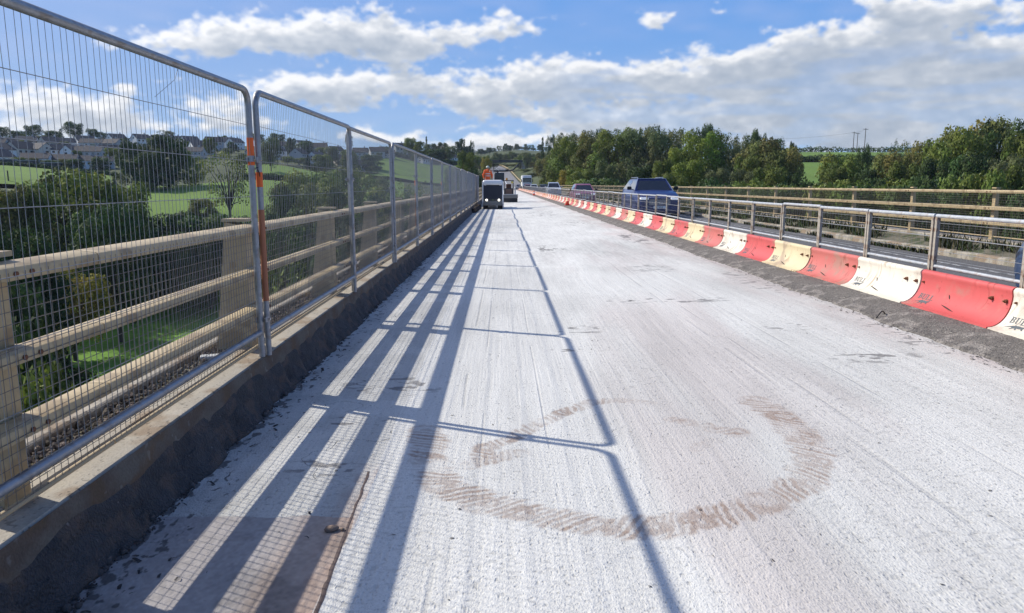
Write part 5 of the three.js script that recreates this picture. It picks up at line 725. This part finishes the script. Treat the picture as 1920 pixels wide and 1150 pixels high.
{ const g = 'trees between the hillside houses';
  for (const [u, v, f, w, k, c] of [[12, 233, 430, 46, 'broadB', 'dark'], [35, 243, 420, 30, 'broadC', 'dark'], [90, 239, 400, 34, 'broadC', 'dark'], [105, 258, 380, 22, 'broadC', 'brown'], [140, 246, 430, 14, 'conifer', 'dark'], [165, 234, 425, 38, 'broadC', 'dark'], [198, 246, 420, 26, 'broadC', 'dark'], [215, 252, 430, 22, 'broadC', 'dark'], [60, 250, 440, 40, 'bush', 'dark'], [125, 250, 440, 40, 'bush', 'dark'], [325, 248, 420, 26, 'sparse', 'dark'], [338, 250, 430, 20, 'broadC', 'brown'], [408, 262, 330, 36, 'broadB', 'olive'], [432, 258, 400, 22, 'broadC', 'dark'], [498, 254, 420, 26, 'broadC', 'dark'], [532, 254, 410, 34, 'broadC', 'dark'], [556, 262, 350, 30, 'broadB', 'dark'], [582, 268, 345, 40, 'bush', 'dark'], [630, 278, 330, 34, 'bush', 'grey'], [662, 255, 430, 16, 'broadC', 'brown'], [660, 285, 320, 40, 'bush', 'olive'], [720, 280, 400, 40, 'bush', 'brown'], [772, 262, 440, 30, 'broadC', 'olive'], [790, 268, 430, 36, 'broadB', 'olive'], [803, 258, 460, 12, 'conifer', 'dark'], [812, 272, 450, 40, 'broadB', 'grey'], [832, 270, 450, 36, 'broadB', 'grey'], [845, 276, 440, 26, 'broadC', 'grey'], [822, 282, 440, 40, 'bush', 'dark'], [860, 268, 500, 18, 'broadB', 'dark'], [868, 263, 500, 20, 'broadB', 'dark'], [886, 266, 520, 10, 'tallA', 'dark'], [880, 276, 500, 26, 'broadB', 'dark'], [60, 297, 262, 30, 'bush', 'olive'], [85, 298, 262, 24, 'bush', 'brown'], [140, 300, 262, 20, 'bush', 'brown'], [160, 300, 260, 40, 'bush', 'dark'], [30, 300, 258, 40, 'bush', 'dark'], [115, 302, 258, 44, 'bush', 'dark'], [205, 297, 262, 40, 'bush', 'dark'], [-30, 298, 262, 60, 'bush', 'dark'], [60, 272, 330, 26, 'bush', 'olive'], [230, 280, 290, 36, 'bush', 'olive'], [360, 285, 290, 40, 'bush', 'olive'], [470, 290, 290, 40, 'bush', 'grey'], [500, 286, 300, 30, 'bush', 'olive'], [610, 292, 300, 50, 'bush', 'olive'], [700, 292, 330, 50, 'bush', 'dark'], [745, 288, 430, 30, 'bush', 'dark']]) T(u, v, f, w, k, c, g, k === 'bush' ? 'bush' : 'tree');
  for (let i = 0; i < 46; i++) { const f = rr(285, 400), u = rr(-40, 735), [x] = at(u, 300, f), y = ground(x, f) + rr(2.5, 5); tree(x, f, y, rr(4, 8), pick(['bush', 'broadC', 'broadB', 'bush']), pick(['dark', 'dark', 'olive', 'grey']), g, 'bush'); }
  // hedges between the fields
  const hedge = (label, u0, u1, f0, f1, h) => { const lobes = []; for (let i = 0; i < 40; i++) { const t = i / 39, u = mix(u0, u1, t), f = mix(f0, f1, t), [x] = at(u, 300, f); lobes.push([x, ground(x, f) + h * 0.5, -f, h * rr(0.55, 0.8)]); } const o = thing('hedge', label, 'hedge'); put(o, 'foliage', leaves(lobes, { n: 5200, s: 0.28 }), LEAF.dark, 'stuff'); };
  hedge('dark hedge between the sloping field and the small field', 470, 640, 240, 243, 1.9); hedge('dark hedge below the pale strip on the crest', 700, 880, 434, 436, 2.2); hedge('dark hedge above the strip of field, below the front houses', -260, 230, 254, 252, 1.6); hedge('dark hedge under the sloping field', 300, 560, 157, 158, 1.2); hedge('hedge between the two fields in the gap of the wood', 1440, 1760, 266, 266, 2.4); hedge('dark hedge along the skyline by the utility poles', 1400, 1780, 350, 350, 3.2); hedge('dark hedge above the pale strip at the skyline houses', 720, 880, 462, 462, 3);
}
{ const g = 'far trees by the climbing road';
  for (let i = 0; i < 34; i++) { const u = 870 + i * 6 + rr(-3, 3); T(u, 284 - (u > 930 ? 5 : 0) - rr(0, 8) + Math.abs(u - 950) * 0.03, rr(700, 820), rr(10, 20), pick(['conifer', 'broadC', 'tallA', 'broadB']), pick(['dark', 'dark', 'grey']), g); }
  for (let i = 0; i < 26; i++) { const u = 890 + i * 5 + rr(-3, 3); if (u > 926 && u < 972) { T(u, 292 - rr(0, 6), rr(520, 600), rr(14, 24), pick(['broadC', 'bush', 'broadB']), pick(['olive', 'grey', 'dark']), g); } else T(u, 296 - rr(0, 8) + (u < 926 ? 4 : 0), rr(400, 470), rr(18, 30), pick(['broadC', 'bush', 'tallA']), pick(['olive', 'grey', 'bright', 'brown']), g); }
  for (const [u, v, f] of [[935, 308, 520], [950, 309, 500], [962, 310, 480], [975, 310, 440], [985, 318, 400], [998, 325, 350], [985, 300, 430], [1000, 305, 410]]) T(u, v, f, 26, 'bush', pick(['olive', 'brown', 'grey']), g, 'bush');
}
{ const g = 'wood right of the bridge';
  T(1016, 258, 330, 14, 'conifer', 'dark', g, 'tree', 'left of the pair of dark slim conifers at the left end of the wood'); T(1032, 255, 330, 22, 'tallA', 'dark', g, 'tree', 'right of the pair of dark slim conifers at the left end of the wood');
  const W = [[1005, 300, 260, 50, 'broadC', 'brown'], [1030, 290, 230, 60, 'broadB', 'olive'], [1052, 258, 240, 40, 'broadC', 'olive'], [1062, 252, 250, 46, 'tallB', 'dark'], [1085, 254, 230, 62, 'tallB', 'grey'], [1100, 248, 235, 46, 'tallB', 'brown'], [1118, 245, 230, 40, 'tallB', 'dark'], [1130, 250, 220, 50, 'broadA', 'grey'], [1160, 240, 215, 71, 'wispy', 'grey'], [1172, 243, 210, 46, 'tallB', 'bright'], [1190, 240, 215, 62, 'wispy', 'brown'], [1207, 242, 210, 40, 'tallB', 'dark'], [1226, 240, 205, 46, 'tallB', 'dark'], [1243, 248, 200, 55, 'wispy', 'brown'], [1262, 240, 190, 62, 'wispy', 'grey'], [1280, 245, 195, 46, 'tallB', 'grey'], [1312, 237, 190, 44, 'broadC', 'dark'], [1345, 248, 190, 62, 'wispy', 'grey'], [1365, 258, 185, 37, 'tallB', 'dark'], [1385, 252, 180, 46, 'wispy', 'brown'], [1400, 256, 178, 40, 'tallB', 'dark'], [1414, 247, 176, 36, 'broadC', 'dark'], [1445, 262, 170, 40, 'broadC', 'dark'], [1478, 268, 160, 24, 'broadB', 'dark'],
    [1040, 277, 190, 80, 'broadA', 'olive'], [1075, 262, 185, 80, 'broadA', 'olive'], [1110, 254, 180, 80, 'broadA', 'brown'], [1150, 256, 175, 90, 'sparse', 'brown'], [1150, 249, 172, 100, 'broadA', 'olive'], [1195, 248, 170, 90, 'broadC', 'grey'], [1235, 251, 165, 80, 'broadC', 'grey'], [1310, 250, 150, 100, 'broadA', 'bright'], [1275, 280, 152, 70, 'broadC', 'bright'], [1360, 272, 150, 80, 'tallA', 'grey'], [1395, 266, 155, 70, 'broadB', 'grey'], [1432, 266, 130, 130, 'broadA', 'brown'], [1465, 285, 126, 90, 'broadC', 'brown'], [1400, 290, 128, 90, 'broadB', 'olive'],
    [1050, 315, 150, 90, 'broadB', 'bright'], [1025, 318, 170, 70, 'broadB', 'yellow'], [1090, 318, 140, 90, 'broadB', 'olive'], [1140, 300, 140, 80, 'tallA', 'grey'], [1180, 290, 138, 93, 'wispy', 'grey'], [1200, 312, 130, 90, 'broadB', 'dark'], [1240, 300, 126, 80, 'broadB', 'olive'], [1290, 300, 118, 110, 'broadB', 'bright'], [1260, 325, 110, 90, 'broadB', 'olive'], [1340, 315, 115, 90, 'broadB', 'grey'], [1390, 318, 110, 90, 'broadB', 'grey'], [1440, 310, 105, 110, 'broadB', 'olive'], [1478, 322, 110, 60, 'broadB', 'dark'], [1330, 335, 100, 90, 'bushB', 'dark'], [1130, 335, 118, 110, 'bushB', 'dark'], [1210, 336, 108, 110, 'bushB', 'dark'], [1060, 336, 130, 110, 'bushB', 'olive'], [1400, 340, 95, 100, 'bushB', 'olive'], [1470, 345, 92, 80, 'bushB', 'dark'],
    [1575, 290, 130, 105, 'broadC', 'olive'], [1560, 315, 120, 90, 'broadB', 'olive'], [1612, 272, 128, 34, 'tallA', 'dark'], [1620, 318, 118, 70, 'broadB', 'dark'], [1510, 340, 105, 50, 'bushB', 'dark'], [1540, 343, 100, 70, 'bushB', 'dark'], [1590, 338, 98, 100, 'bushB', 'olive'], [1640, 335, 100, 80, 'bushB', 'dark'],
    [1668, 264, 150, 26, 'sparse', 'dark'], [1690, 266, 128, 60, 'sparse', 'grey'], [1670, 288, 118, 90, 'broadC', 'brown'], [1722, 270, 116, 90, 'broadA', 'brown'], [1760, 252, 112, 90, 'broadC', 'olive'], [1815, 229, 108, 150, 'broadC', 'brown'], [1790, 246, 104, 120, 'broadA', 'olive'], [1868, 232, 104, 110, 'broadA', 'dark'], [1905, 250, 96, 110, 'broadB', 'olive'], [1950, 238, 96, 130, 'broadA', 'olive'], [2030, 232, 100, 160, 'broadA', 'dark'], [1690, 305, 100, 120, 'broadB', 'olive'], [1750, 298, 92, 120, 'broadB', 'dark'], [1820, 290, 88, 140, 'broadA', 'dark'], [1880, 292, 84, 130, 'broadB', 'grey'], [1800, 328, 74, 110, 'bushB', 'olive'], [1860, 322, 72, 120, 'bushB', 'olive'], [1920, 310, 72, 140, 'broadB', 'olive'], [1735, 332, 80, 110, 'bushB', 'dark'], [1690, 338, 84, 100, 'bushB', 'olive'], [2000, 300, 76, 200, 'broadB', 'dark']];
  for (const [u, v, f, w, k, c] of W) T(u, v, f, w, k, c, g, k === 'bushB' ? 'bush' : 'tree');
  for (let i = 0; i < 46; i++) { const u = 1000 + i * 22 + rr(-8, 8); T(u, 352 + rr(-6, 10), rr(62, 90) + (u < 1200 ? 30 : 0), rr(90, 150), 'bushB', pick(['dark', 'dark', 'olive']), 'bushes below the right parapet', 'bush'); }
}
for (let i = 0; i < 30; i++) T((i % 2 ? rr(-200, 30) : rr(520, 860)), rr(470, 640), rr(32, 60), rr(150, 220), pick(['bush', 'bushB']), pick(['dark', 'olive', 'dark']), 'bushes below the left parapet', 'bush');
// names that single each tree out: its look and its place in the row, counted from the left
{ const by = {}; for (const q of TREES) (by[q.group + '|' + q.name + '|' + q.leaf + '|' + q.k] ??= []).push(q);
  for (const list of Object.values(by)) { list.sort((a, b) => a.x / a.f - b.x / b.f); list.forEach((q, i) => { q.t.userData.label = q.label || (list.length > 1 ? ord(i + 1) + ' from left ' : '') + HABIT[q.k] + ' ' + LOOK[q.leaf] + ' ' + q.name + ' in the ' + q.group; }); } }
// ------------------------------------------------------------------ houses on the hillside
{
  const wallM = { white: std(0.76, 0.76, 0.74, 0.85), grey: std(0.42, 0.42, 0.42, 0.9), cream: std(0.6, 0.55, 0.46, 0.9) };
  const roofS = (r, g, b) => surfMat(surface(4, 256, (x, y, N) => { const course = (y * 12) % 1, k = 0.75 + N(8, 3) * 0.4 + (N(40, 2) - 0.5) * 0.3; return [r * k, g * k, b * k, course]; }), 0.85, 0.03), roofM = { brown: roofS(0.066, 0.06, 0.062), slate: roofS(0.06, 0.062, 0.072), dark: roofS(0.04, 0.038, 0.04) };
  const frameM = M.white;
  // ridge along local x; the long wall looks to +z (towards the camera); gable ends at +-x
  const house = (name, W, D, H, RH, wall, roof, o = {}) => {
    const t = thing(name, '', 'house'), b = new MB();
    b.box(0, H / 2 - 1.2, 0, W, H + 2.4, D); const e = 0.001; for (const s of [-1, 1]) { const A = V(s * W / 2, H, -D / 2), B = V(s * W / 2, H, D / 2), C = V(s * W / 2, H + RH, 0); s > 0 ? b.tri(A, B, C) : b.tri(B, A, C); }
    put(t, 'wall', b.geo(), wallM[wall]);
    const r = new MB(), ov = 0.35, sl = RH / (D / 2), X = W / 2 + 0.3, th = 0.16; for (const s of [-1, 1]) { const P = (x, d, up) => V(x, H + RH - d * sl + 0.05 + up, s * d), d1 = D / 2 + ov; r.quad(P(-X, d1, th), P(X, d1, th), P(X, 0, th), P(-X, 0, th)); r.quad(P(-X, d1, 0), P(-X, 0, 0), P(X, 0, 0), P(X, d1, 0)); r.quad(P(-X, d1, 0), P(X, d1, 0), P(X, d1, th), P(-X, d1, th)); for (const x of [-X, X]) r.quad(P(x, d1, 0), P(x, d1, th), P(x, 0, th), P(x, 0, 0)); }
    const rf = put(t, 'roof', r.geo(), roofM[roof]);
    if (o.hip) rf.scale.set(0.98, 1, 1);
    if (o.chimney !== false) put(rf, 'chimney', new MB().box(W * 0.28, H + RH + 0.25, 0.3, 0.7, 1.5, 0.55).box(W * 0.28, H + RH + 1.1, 0.3, 0.22, 0.3, 0.22).geo(), wallM.grey);
    const win = (x, y, f, w, h, side) => { const p = side ? new MB().box(side * (W / 2 + 0.02), y, x, 0.06, h, w) : new MB().box(x, y, -D / 2 - 0.02, w, h, 0.06); const fr = put(t, 'window', p.geo(), frameM); const q = side ? new MB().box(side * (W / 2 + 0.05), y, x, 0.04, h - 0.16, w - 0.16) : new MB().box(x, y, -D / 2 - 0.05, w - 0.16, h - 0.16, 0.04); put(fr, 'pane', q.geo(), glass); };
    for (const fl of H > 4 ? [1.3, 3.9] : [1.35]) for (let x = -W / 2 + 1.4; x < W / 2 - 0.8; x += 2.6) if (Math.abs(x + W / 2 - 4) > 0.8 || fl > 2) win(x, fl + 0.1, 0, 1.5, 1.2);
    put(t, 'door', new MB().box(-W / 2 + 4, 1.0, -D / 2 - 0.02, 1, 2.0, 0.08).geo(), std(0.1, 0.06, 0.04));
    for (const s of [-1, 1]) { win(0, 1.45, 0, 1.8, 1.2, s); if (H + RH > 5.4) win(0, H + 0.5, 0, 1.2, 1.0, s); }
    return t;
  };
  const P = { longWhite: house('bungalow', 12, 7, 2.7, 2.4, 'white', 'brown'), gableWhite: house('bungalow', 10, 8.4, 2.7, 3.1, 'white', 'slate'), gableCream: house('bungalow', 10, 8, 2.8, 3, 'cream', 'brown'), twoGrey: house('house', 9, 7.5, 5.2, 2.7, 'grey', 'dark'), twoWhite: house('house', 10, 8, 5.2, 3, 'white', 'slate'), longGrey: house('bungalow', 13, 7, 2.7, 2.5, 'grey', 'brown') };
  const first = {}, all = [];
  // bearing (u), forward distance, kind, turn in degrees (0 = long wall to the camera, 90 = gable to the camera), size
  const LIST = [[22, 262, 'gableWhite', 78, 1], [-30, 264, 'longWhite', 10, 1], [-90, 266, 'gableCream', 80, 1], [92, 266, 'longWhite', 12, 1.02], [142, 270, 'longGrey', 8, 1], [178, 272, 'longWhite', 12, 1], [208, 276, 'longGrey', 20, 0.9],
    [8, 292, 'gableCream', 60, 1.05], [38, 296, 'gableWhite', 30, 1], [66, 300, 'gableCream', 72, 1.1], [100, 304, 'gableCream', -24, 1], [132, 308, 'gableWhite', 50, 0.9], [160, 305, 'gableWhite', 75, 0.9], [190, 305, 'longGrey', 4, 1.1], [222, 310, 'gableCream', 40, 1],
    [18, 335, 'longGrey', 12, 1.1], [44, 340, 'gableWhite', 70, 0.9], [78, 345, 'gableWhite', 20, 1], [120, 345, 'gableCream', 64, 1], [150, 350, 'twoWhite', 35, 0.8], [196, 352, 'longWhite', 8, 1.1], [182, 366, 'gableWhite', 48, 1], [228, 352, 'longGrey', -14, 1.1],
    [240, 385, 'twoWhite', 58, 0.95], [284, 385, 'twoWhite', 56, 0.95], [316, 390, 'twoGrey', 30, 0.9], [346, 380, 'twoWhite', 62, 0.9], [372, 375, 'twoWhite', 50, 0.95], [392, 340, 'gableWhite', 40, 1.1], [376, 318, 'longGrey', 0, 1], [416, 370, 'twoGrey', 40, 1.05], [440, 390, 'twoWhite', 24, 0.9], [454, 385, 'twoWhite', 66, 0.9],
    [488, 320, 'twoGrey', 86, 0.85], [508, 335, 'longWhite', 8, 1], [528, 330, 'twoWhite', 70, 0.9], [545, 370, 'twoGrey', 30, 0.9], [578, 385, 'twoWhite', 52, 1], [570, 330, 'twoGrey', 78, 0.95], [608, 388, 'twoGrey', 8, 1], [602, 335, 'gableWhite', 70, 0.95], [636, 380, 'twoGrey', 50, 0.95], [650, 345, 'gableCream', 30, 0.9], [682, 380, 'twoGrey', 10, 1], [676, 330, 'gableWhite', 66, 0.9], [712, 390, 'twoGrey', 20, 1], [728, 400, 'longGrey', 6, 1],
    [752, 458, 'twoGrey', 42, 1.15], [776, 470, 'twoGrey', 20, 1.1], [798, 430, 'gableWhite', 50, 0.8], [822, 470, 'twoGrey', 16, 1], [836, 472, 'twoGrey', 40, 0.9], [850, 455, 'gableWhite', 30, 0.7]];
  LIST.forEach(([u, f, k, deg, s], i) => { const o = first[k] ? copy(P[k]) : (first[k] = P[k]); const [x] = at(u, 300, f); o.position.copy(V(x, ground(x, f) + (k[0] === 't' ? -0.9 : 0.3), f)); o.rotation.y = deg * Math.PI / 180; o.scale.setScalar(s * (k[0] === 'l' ? 0.74 : 0.82)); o.userData.category = 'house'; o.userData.group = 'houses on the hillside'; all.push({ o, u, f, k, deg }); });
  const rows = (h) => h.f < 280 ? 'front hillside row' : h.f < 320 ? 'second hillside row' : h.f < 372 ? 'third hillside row' : h.u < 735 ? 'hill skyline row' : 'crest row';
  const by = {}; for (const h of all) (by[rows(h)] ??= []).push(h);
  const look = { longWhite: 'long white bungalow with brown roof', gableWhite: 'white gabled bungalow with slate roof', gableCream: 'cream gabled bungalow with brown roof', twoGrey: 'grey two-storey house with dark roof', twoWhite: 'white two-storey house with slate roof', longGrey: 'long grey bungalow with brown roof' };
  for (const [r, l] of Object.entries(by)) { l.sort((a, b) => a.u - b.u); l.forEach((h, i) => { h.o.userData.label = look[h.k] + ', ' + ord(i + 1) + ' from left in the ' + r; }); }
  // garden sheds below the front row
  const shed = thing('garden_shed', 'small pale-roofed garden shed, left of the two under the front bungalows', 'shed'); put(shed, 'wall', new MB().box(0, 0.9, 0, 5.6, 1.9, 2.4).geo(), std(0.06, 0.055, 0.05)); put(shed, 'roof', new MB().box(0, 1.93, 0, 5.9, 0.14, 2.8).geo(), M.pale);
  [[38, 256], [72, 256], [118, 256]].forEach(([u, f], i) => { const o = i ? copy(shed, i === 1 ? 'small pale-roofed garden shed, middle one below the front bungalows' : 'small pale-roofed garden shed, right one below the front bungalows') : shed; if (!i) o.userData.label = 'small pale-roofed garden shed, left one below the front bungalows'; o.userData.group = 'garden sheds'; const [x] = at(u, 300, f); o.position.copy(V(x, ground(x, f) + 0.3, f)); });
  // utility poles
  const pole = (u, f, h, label, g, arm = true) => { const [x] = at(u, 300, f), t = thing('utility_pole', label, 'utility pole', [x, ground(x, f), f], 0.3, g); put(t, 'pole', new MB().tube([V(0, -0.5, 0), V(0, h, 0)], 0.17, 7, true, 0.12).geo(), std(0.1, 0.085, 0.07, 0.9)); if (arm) { put(t, 'crossarm', new MB().box(0, h - 0.5, 0, 2.4, 0.16, 0.16).geo(), std(0.1, 0.085, 0.07, 0.9)); for (const s of [-1, 0, 1]) put(t, 'insulator', new MB().add(new THREE.CylinderGeometry(0.06, 0.08, 0.25, 6), new THREE.Matrix4().makeTranslation(s * 1.05, h - 0.3, 0)).geo(), M.pale); } return V(x, ground(x, f) + h - 0.3, f); };
  const a = pole(1590, 335, 9.6, 'left of the three utility poles in the field beyond the wood', 'utility poles'), b = pole(1597, 342, 9.6, 'middle of the three utility poles in the field beyond the wood', 'utility poles'), c = pole(1611, 300, 11.5, 'right and tallest of the three utility poles in the field beyond the wood', 'utility poles');
  const sag = (p, q, d) => { const o = []; for (let i = 0; i <= 12; i++) { const t = i / 12; o.push(p.clone().lerp(q, t).add(new THREE.Vector3(0, -4 * d * t * (1 - t), 0))); } return o; };
  const cable = thing('power_cable', 'thin overhead cable running from the utility poles behind the wood', 'cable'); put(cable, 'wire', new MB().tube(sag(a, V(at(1400, 0, 400)[0], 26, 400), 1.2), 0.03, 4, false).geo(), M.black); put(cable, 'wire', new MB().tube(sag(a, c, 0.4), 0.03, 4, false).geo(), M.black);
  { const [x] = at(37, 330, 210), t = thing('field_post', 'single dark wooden post standing in the strip of field', 'post', [x, ground(x, 210), 210]); put(t, 'shaft', new MB().tube([V(0, -0.3, 0), V(0, 3.4, 0)], 0.2, 7, true, 0.17).geo(), M.bark); }
}
// ------------------------------------------------------------------ litter on the deck
{
  seed(55);
  const stone = thing('concrete_lump', 'brown broken lump lying beside the cut edge in the deck', 'rubble', [-0.83, 0.0, 3.37], 0.4); { const g = new THREE.IcosahedronGeometry(0.03, 2).scale(1.3, 0.55, 0.8), p = g.attributes.position; for (let i = 0; i < p.count; i++) { const k = 0.85 + 0.35 * vn(p.getX(i) * 60 + 9, p.getY(i) * 60 + p.getZ(i) * 40); p.setXYZ(i, p.getX(i) * k, Math.max(p.getY(i) * k + 0.012, -0.002), p.getZ(i) * k); } g.computeVertexNormals(); put(stone, 'lump', g, std(0.2, 0.145, 0.11, 0.95)); put(stone, 'chip', new THREE.TetrahedronGeometry(0.012, 1).translate(0.05, 0.006, 0.02), std(0.2, 0.145, 0.11, 0.95)); }
  const strapPts = []; for (let i = 0; i <= 14; i++) { const t = i / 14 * Math.PI; strapPts.push(new THREE.Vector3(-Math.cos(t) * 0.1, Math.sin(t) * 0.075 + 0.005, Math.sin(t * 2) * 0.02)); }
  const strap = thing('rubber_strap', 'thin black strap curled in a loop at the edge of the tarmac strip', 'strap', [4.5, 0.1, 8.55], 0.5); put(strap, 'band', new MB().tube(strapPts, 0.007, 6).geo(), M.black);
  // black sealant along the cut, a raised uneven lip
  const se = new MB(); { const pts = []; for (let f = 2.2; f < 4.16; f += 0.04) pts.push(V(-0.735 - (f - 2.68) * 0.032 + (vn(f * 9, 3) - 0.5) * 0.006, 0.004, f)); for (let i = 0; i < pts.length - 1; i++) { const w = (k) => 0.004 + 0.009 * vn(k * 0.6, 8), a = pts[i], b = pts[i + 1], P = (p, d, y) => new THREE.Vector3(p.x + d, y, p.z), y0 = 0.001, y1 = 0.0025; se.quad(P(a, -w(i), y0), P(a, 0, y1), P(b, 0, y1), P(b, -w(i + 1), y0)); se.quad(P(a, 0, y1), P(a, w(i + 9), y0), P(b, w(i + 10), y0), P(b, 0, y1)); } }
  tag(put(scene, 'sealant_strip', se.geo(), std(0.09, 0.062, 0.055, 0.8)), 'dark ragged strip of sealant along the straight cut edge in the deck', 'sealant');
  // flakes of membrane and tar: bent scraps
  const scraps = (n, place, smin, smax) => { const b = new MB(); for (let i = 0; i < n; i++) { const [x, f] = place(), y = deckY(x) + 0.003, l = rr(smin, smax), w = l * rr(0.12, 0.5), a = rr(0, 6.28), c = rr(0.1, 0.5) * l * (rnd() < 0.3 ? 1 : 0.35), ca = Math.cos(a), sa = Math.sin(a), P = (s, t, up) => V(x + s * ca - t * sa, y + up, f + s * sa + t * ca); const q = [P(-l / 2, -w / 2, 0), P(0, -w / 2 * rr(0.6, 1.3), c), P(l / 2, -w / 4, rr(0, c)), P(l / 2, w / 4, rr(0, c)), P(0, w / 2, c * 0.9), P(-l / 2, w / 3, 0)]; b.quad(q[0], q[1], q[4], q[5]); b.quad(q[1], q[2], q[3], q[4]); } return b.geo(); };
  tag(put(scene, 'tar_scraps', scraps(500, () => { const f = 2.4 + Math.pow(rnd(), 1.3) * 26; return [-1.765 + Math.pow(rnd(), 3) * 0.22, f]; }, 0.008, 0.06), std(0.03, 0.027, 0.027, 0.8), 'stuff'), 'curled scraps of black membrane along the foot of the kerb');
  tag(put(scene, 'loose_flakes', scraps(70, () => [rr(-1.55, -0.75), 2.4 + Math.pow(rnd(), 1.5) * 9], 0.008, 0.035), std(0.05, 0.045, 0.045, 0.85), 'stuff'), 'small dark flakes scattered over the membrane beside the kerb');
  tag(put(scene, 'stone_chips', scraps(420, () => [rr(-0.7, 4.35), 2.2 + Math.pow(rnd(), 1.6) * 24], 0.006, 0.026), std(0.06, 0.055, 0.055, 0.9), 'stuff'), 'tiny dark chips scattered over the pale milled deck');
  tag(put(scene, 'strip_crumbs', scraps(700, () => { const f = 5 + Math.pow(rnd(), 1.5) * 30; return [4.28 + rnd() * rnd() * 0.0 + rr(0, 0.14), f]; }, 0.01, 0.05), std(0.09, 0.082, 0.078, 0.95), 'stuff'), 'tarmac crumbs along the edge of the old tarmac strip');
  const foot = new MB(); for (let i = 0; i < 2200; i++) { const f = 2.2 + Math.pow(rnd(), 1.9) * 24, s = rr(0.003, 0.008) + (rnd() < 0.12 ? rr(0, 0.018) : 0); foot.add(new THREE.TetrahedronGeometry(s, 1).rotateY(rr(0, 6)), new THREE.Matrix4().makeTranslation(-1.745 + (rnd() - 0.5) * 0.09 + (vn(f * 3, 2) - 0.5) * 0.05, s * 0.5, -f)); }
  tag(put(scene, 'fillet_rubble', foot.geo(), surfMat(S.tar, 0.9, 0.002, { color: lin(2.2, 2.1, 2) }), 'stuff'), 'crumbled tarry grit lying along the foot of the left kerb');
  const heap = new MB(); for (let i = 0; i < 260; i++) { const f = rr(44, 53), k = rnd(); heap.add(new THREE.TetrahedronGeometry(rr(0.03, 0.12), 1), new THREE.Matrix4().makeTranslation(-1.78 + rr(0, 0.3), 0.03 + k * 0.18, -f)); }
  tag(put(scene, 'rubble', heap.geo(), std(0.06, 0.045, 0.038, 0.95), 'stuff'), 'heap of dark broken membrane beside the kerb at the planing machine');
  const roadLitter = thing('litter', 'flattened white scrap lying on the ledge behind the parapet', 'litter', [-2.25, 0.345, 5.6], 0.3); put(roadLitter, 'scrap', new RoundedBoxGeometry(0.16, 0.03, 0.09, 2, 0.01), M.pale);
}
scene.fog = new THREE.FogExp2(lin(0.62, 0.74, 0.9), FOG);
scene.traverse((o) => { if (o.isMesh) { o.castShadow = true; o.receiveShadow = true; } });
renderer.render(scene, camera);
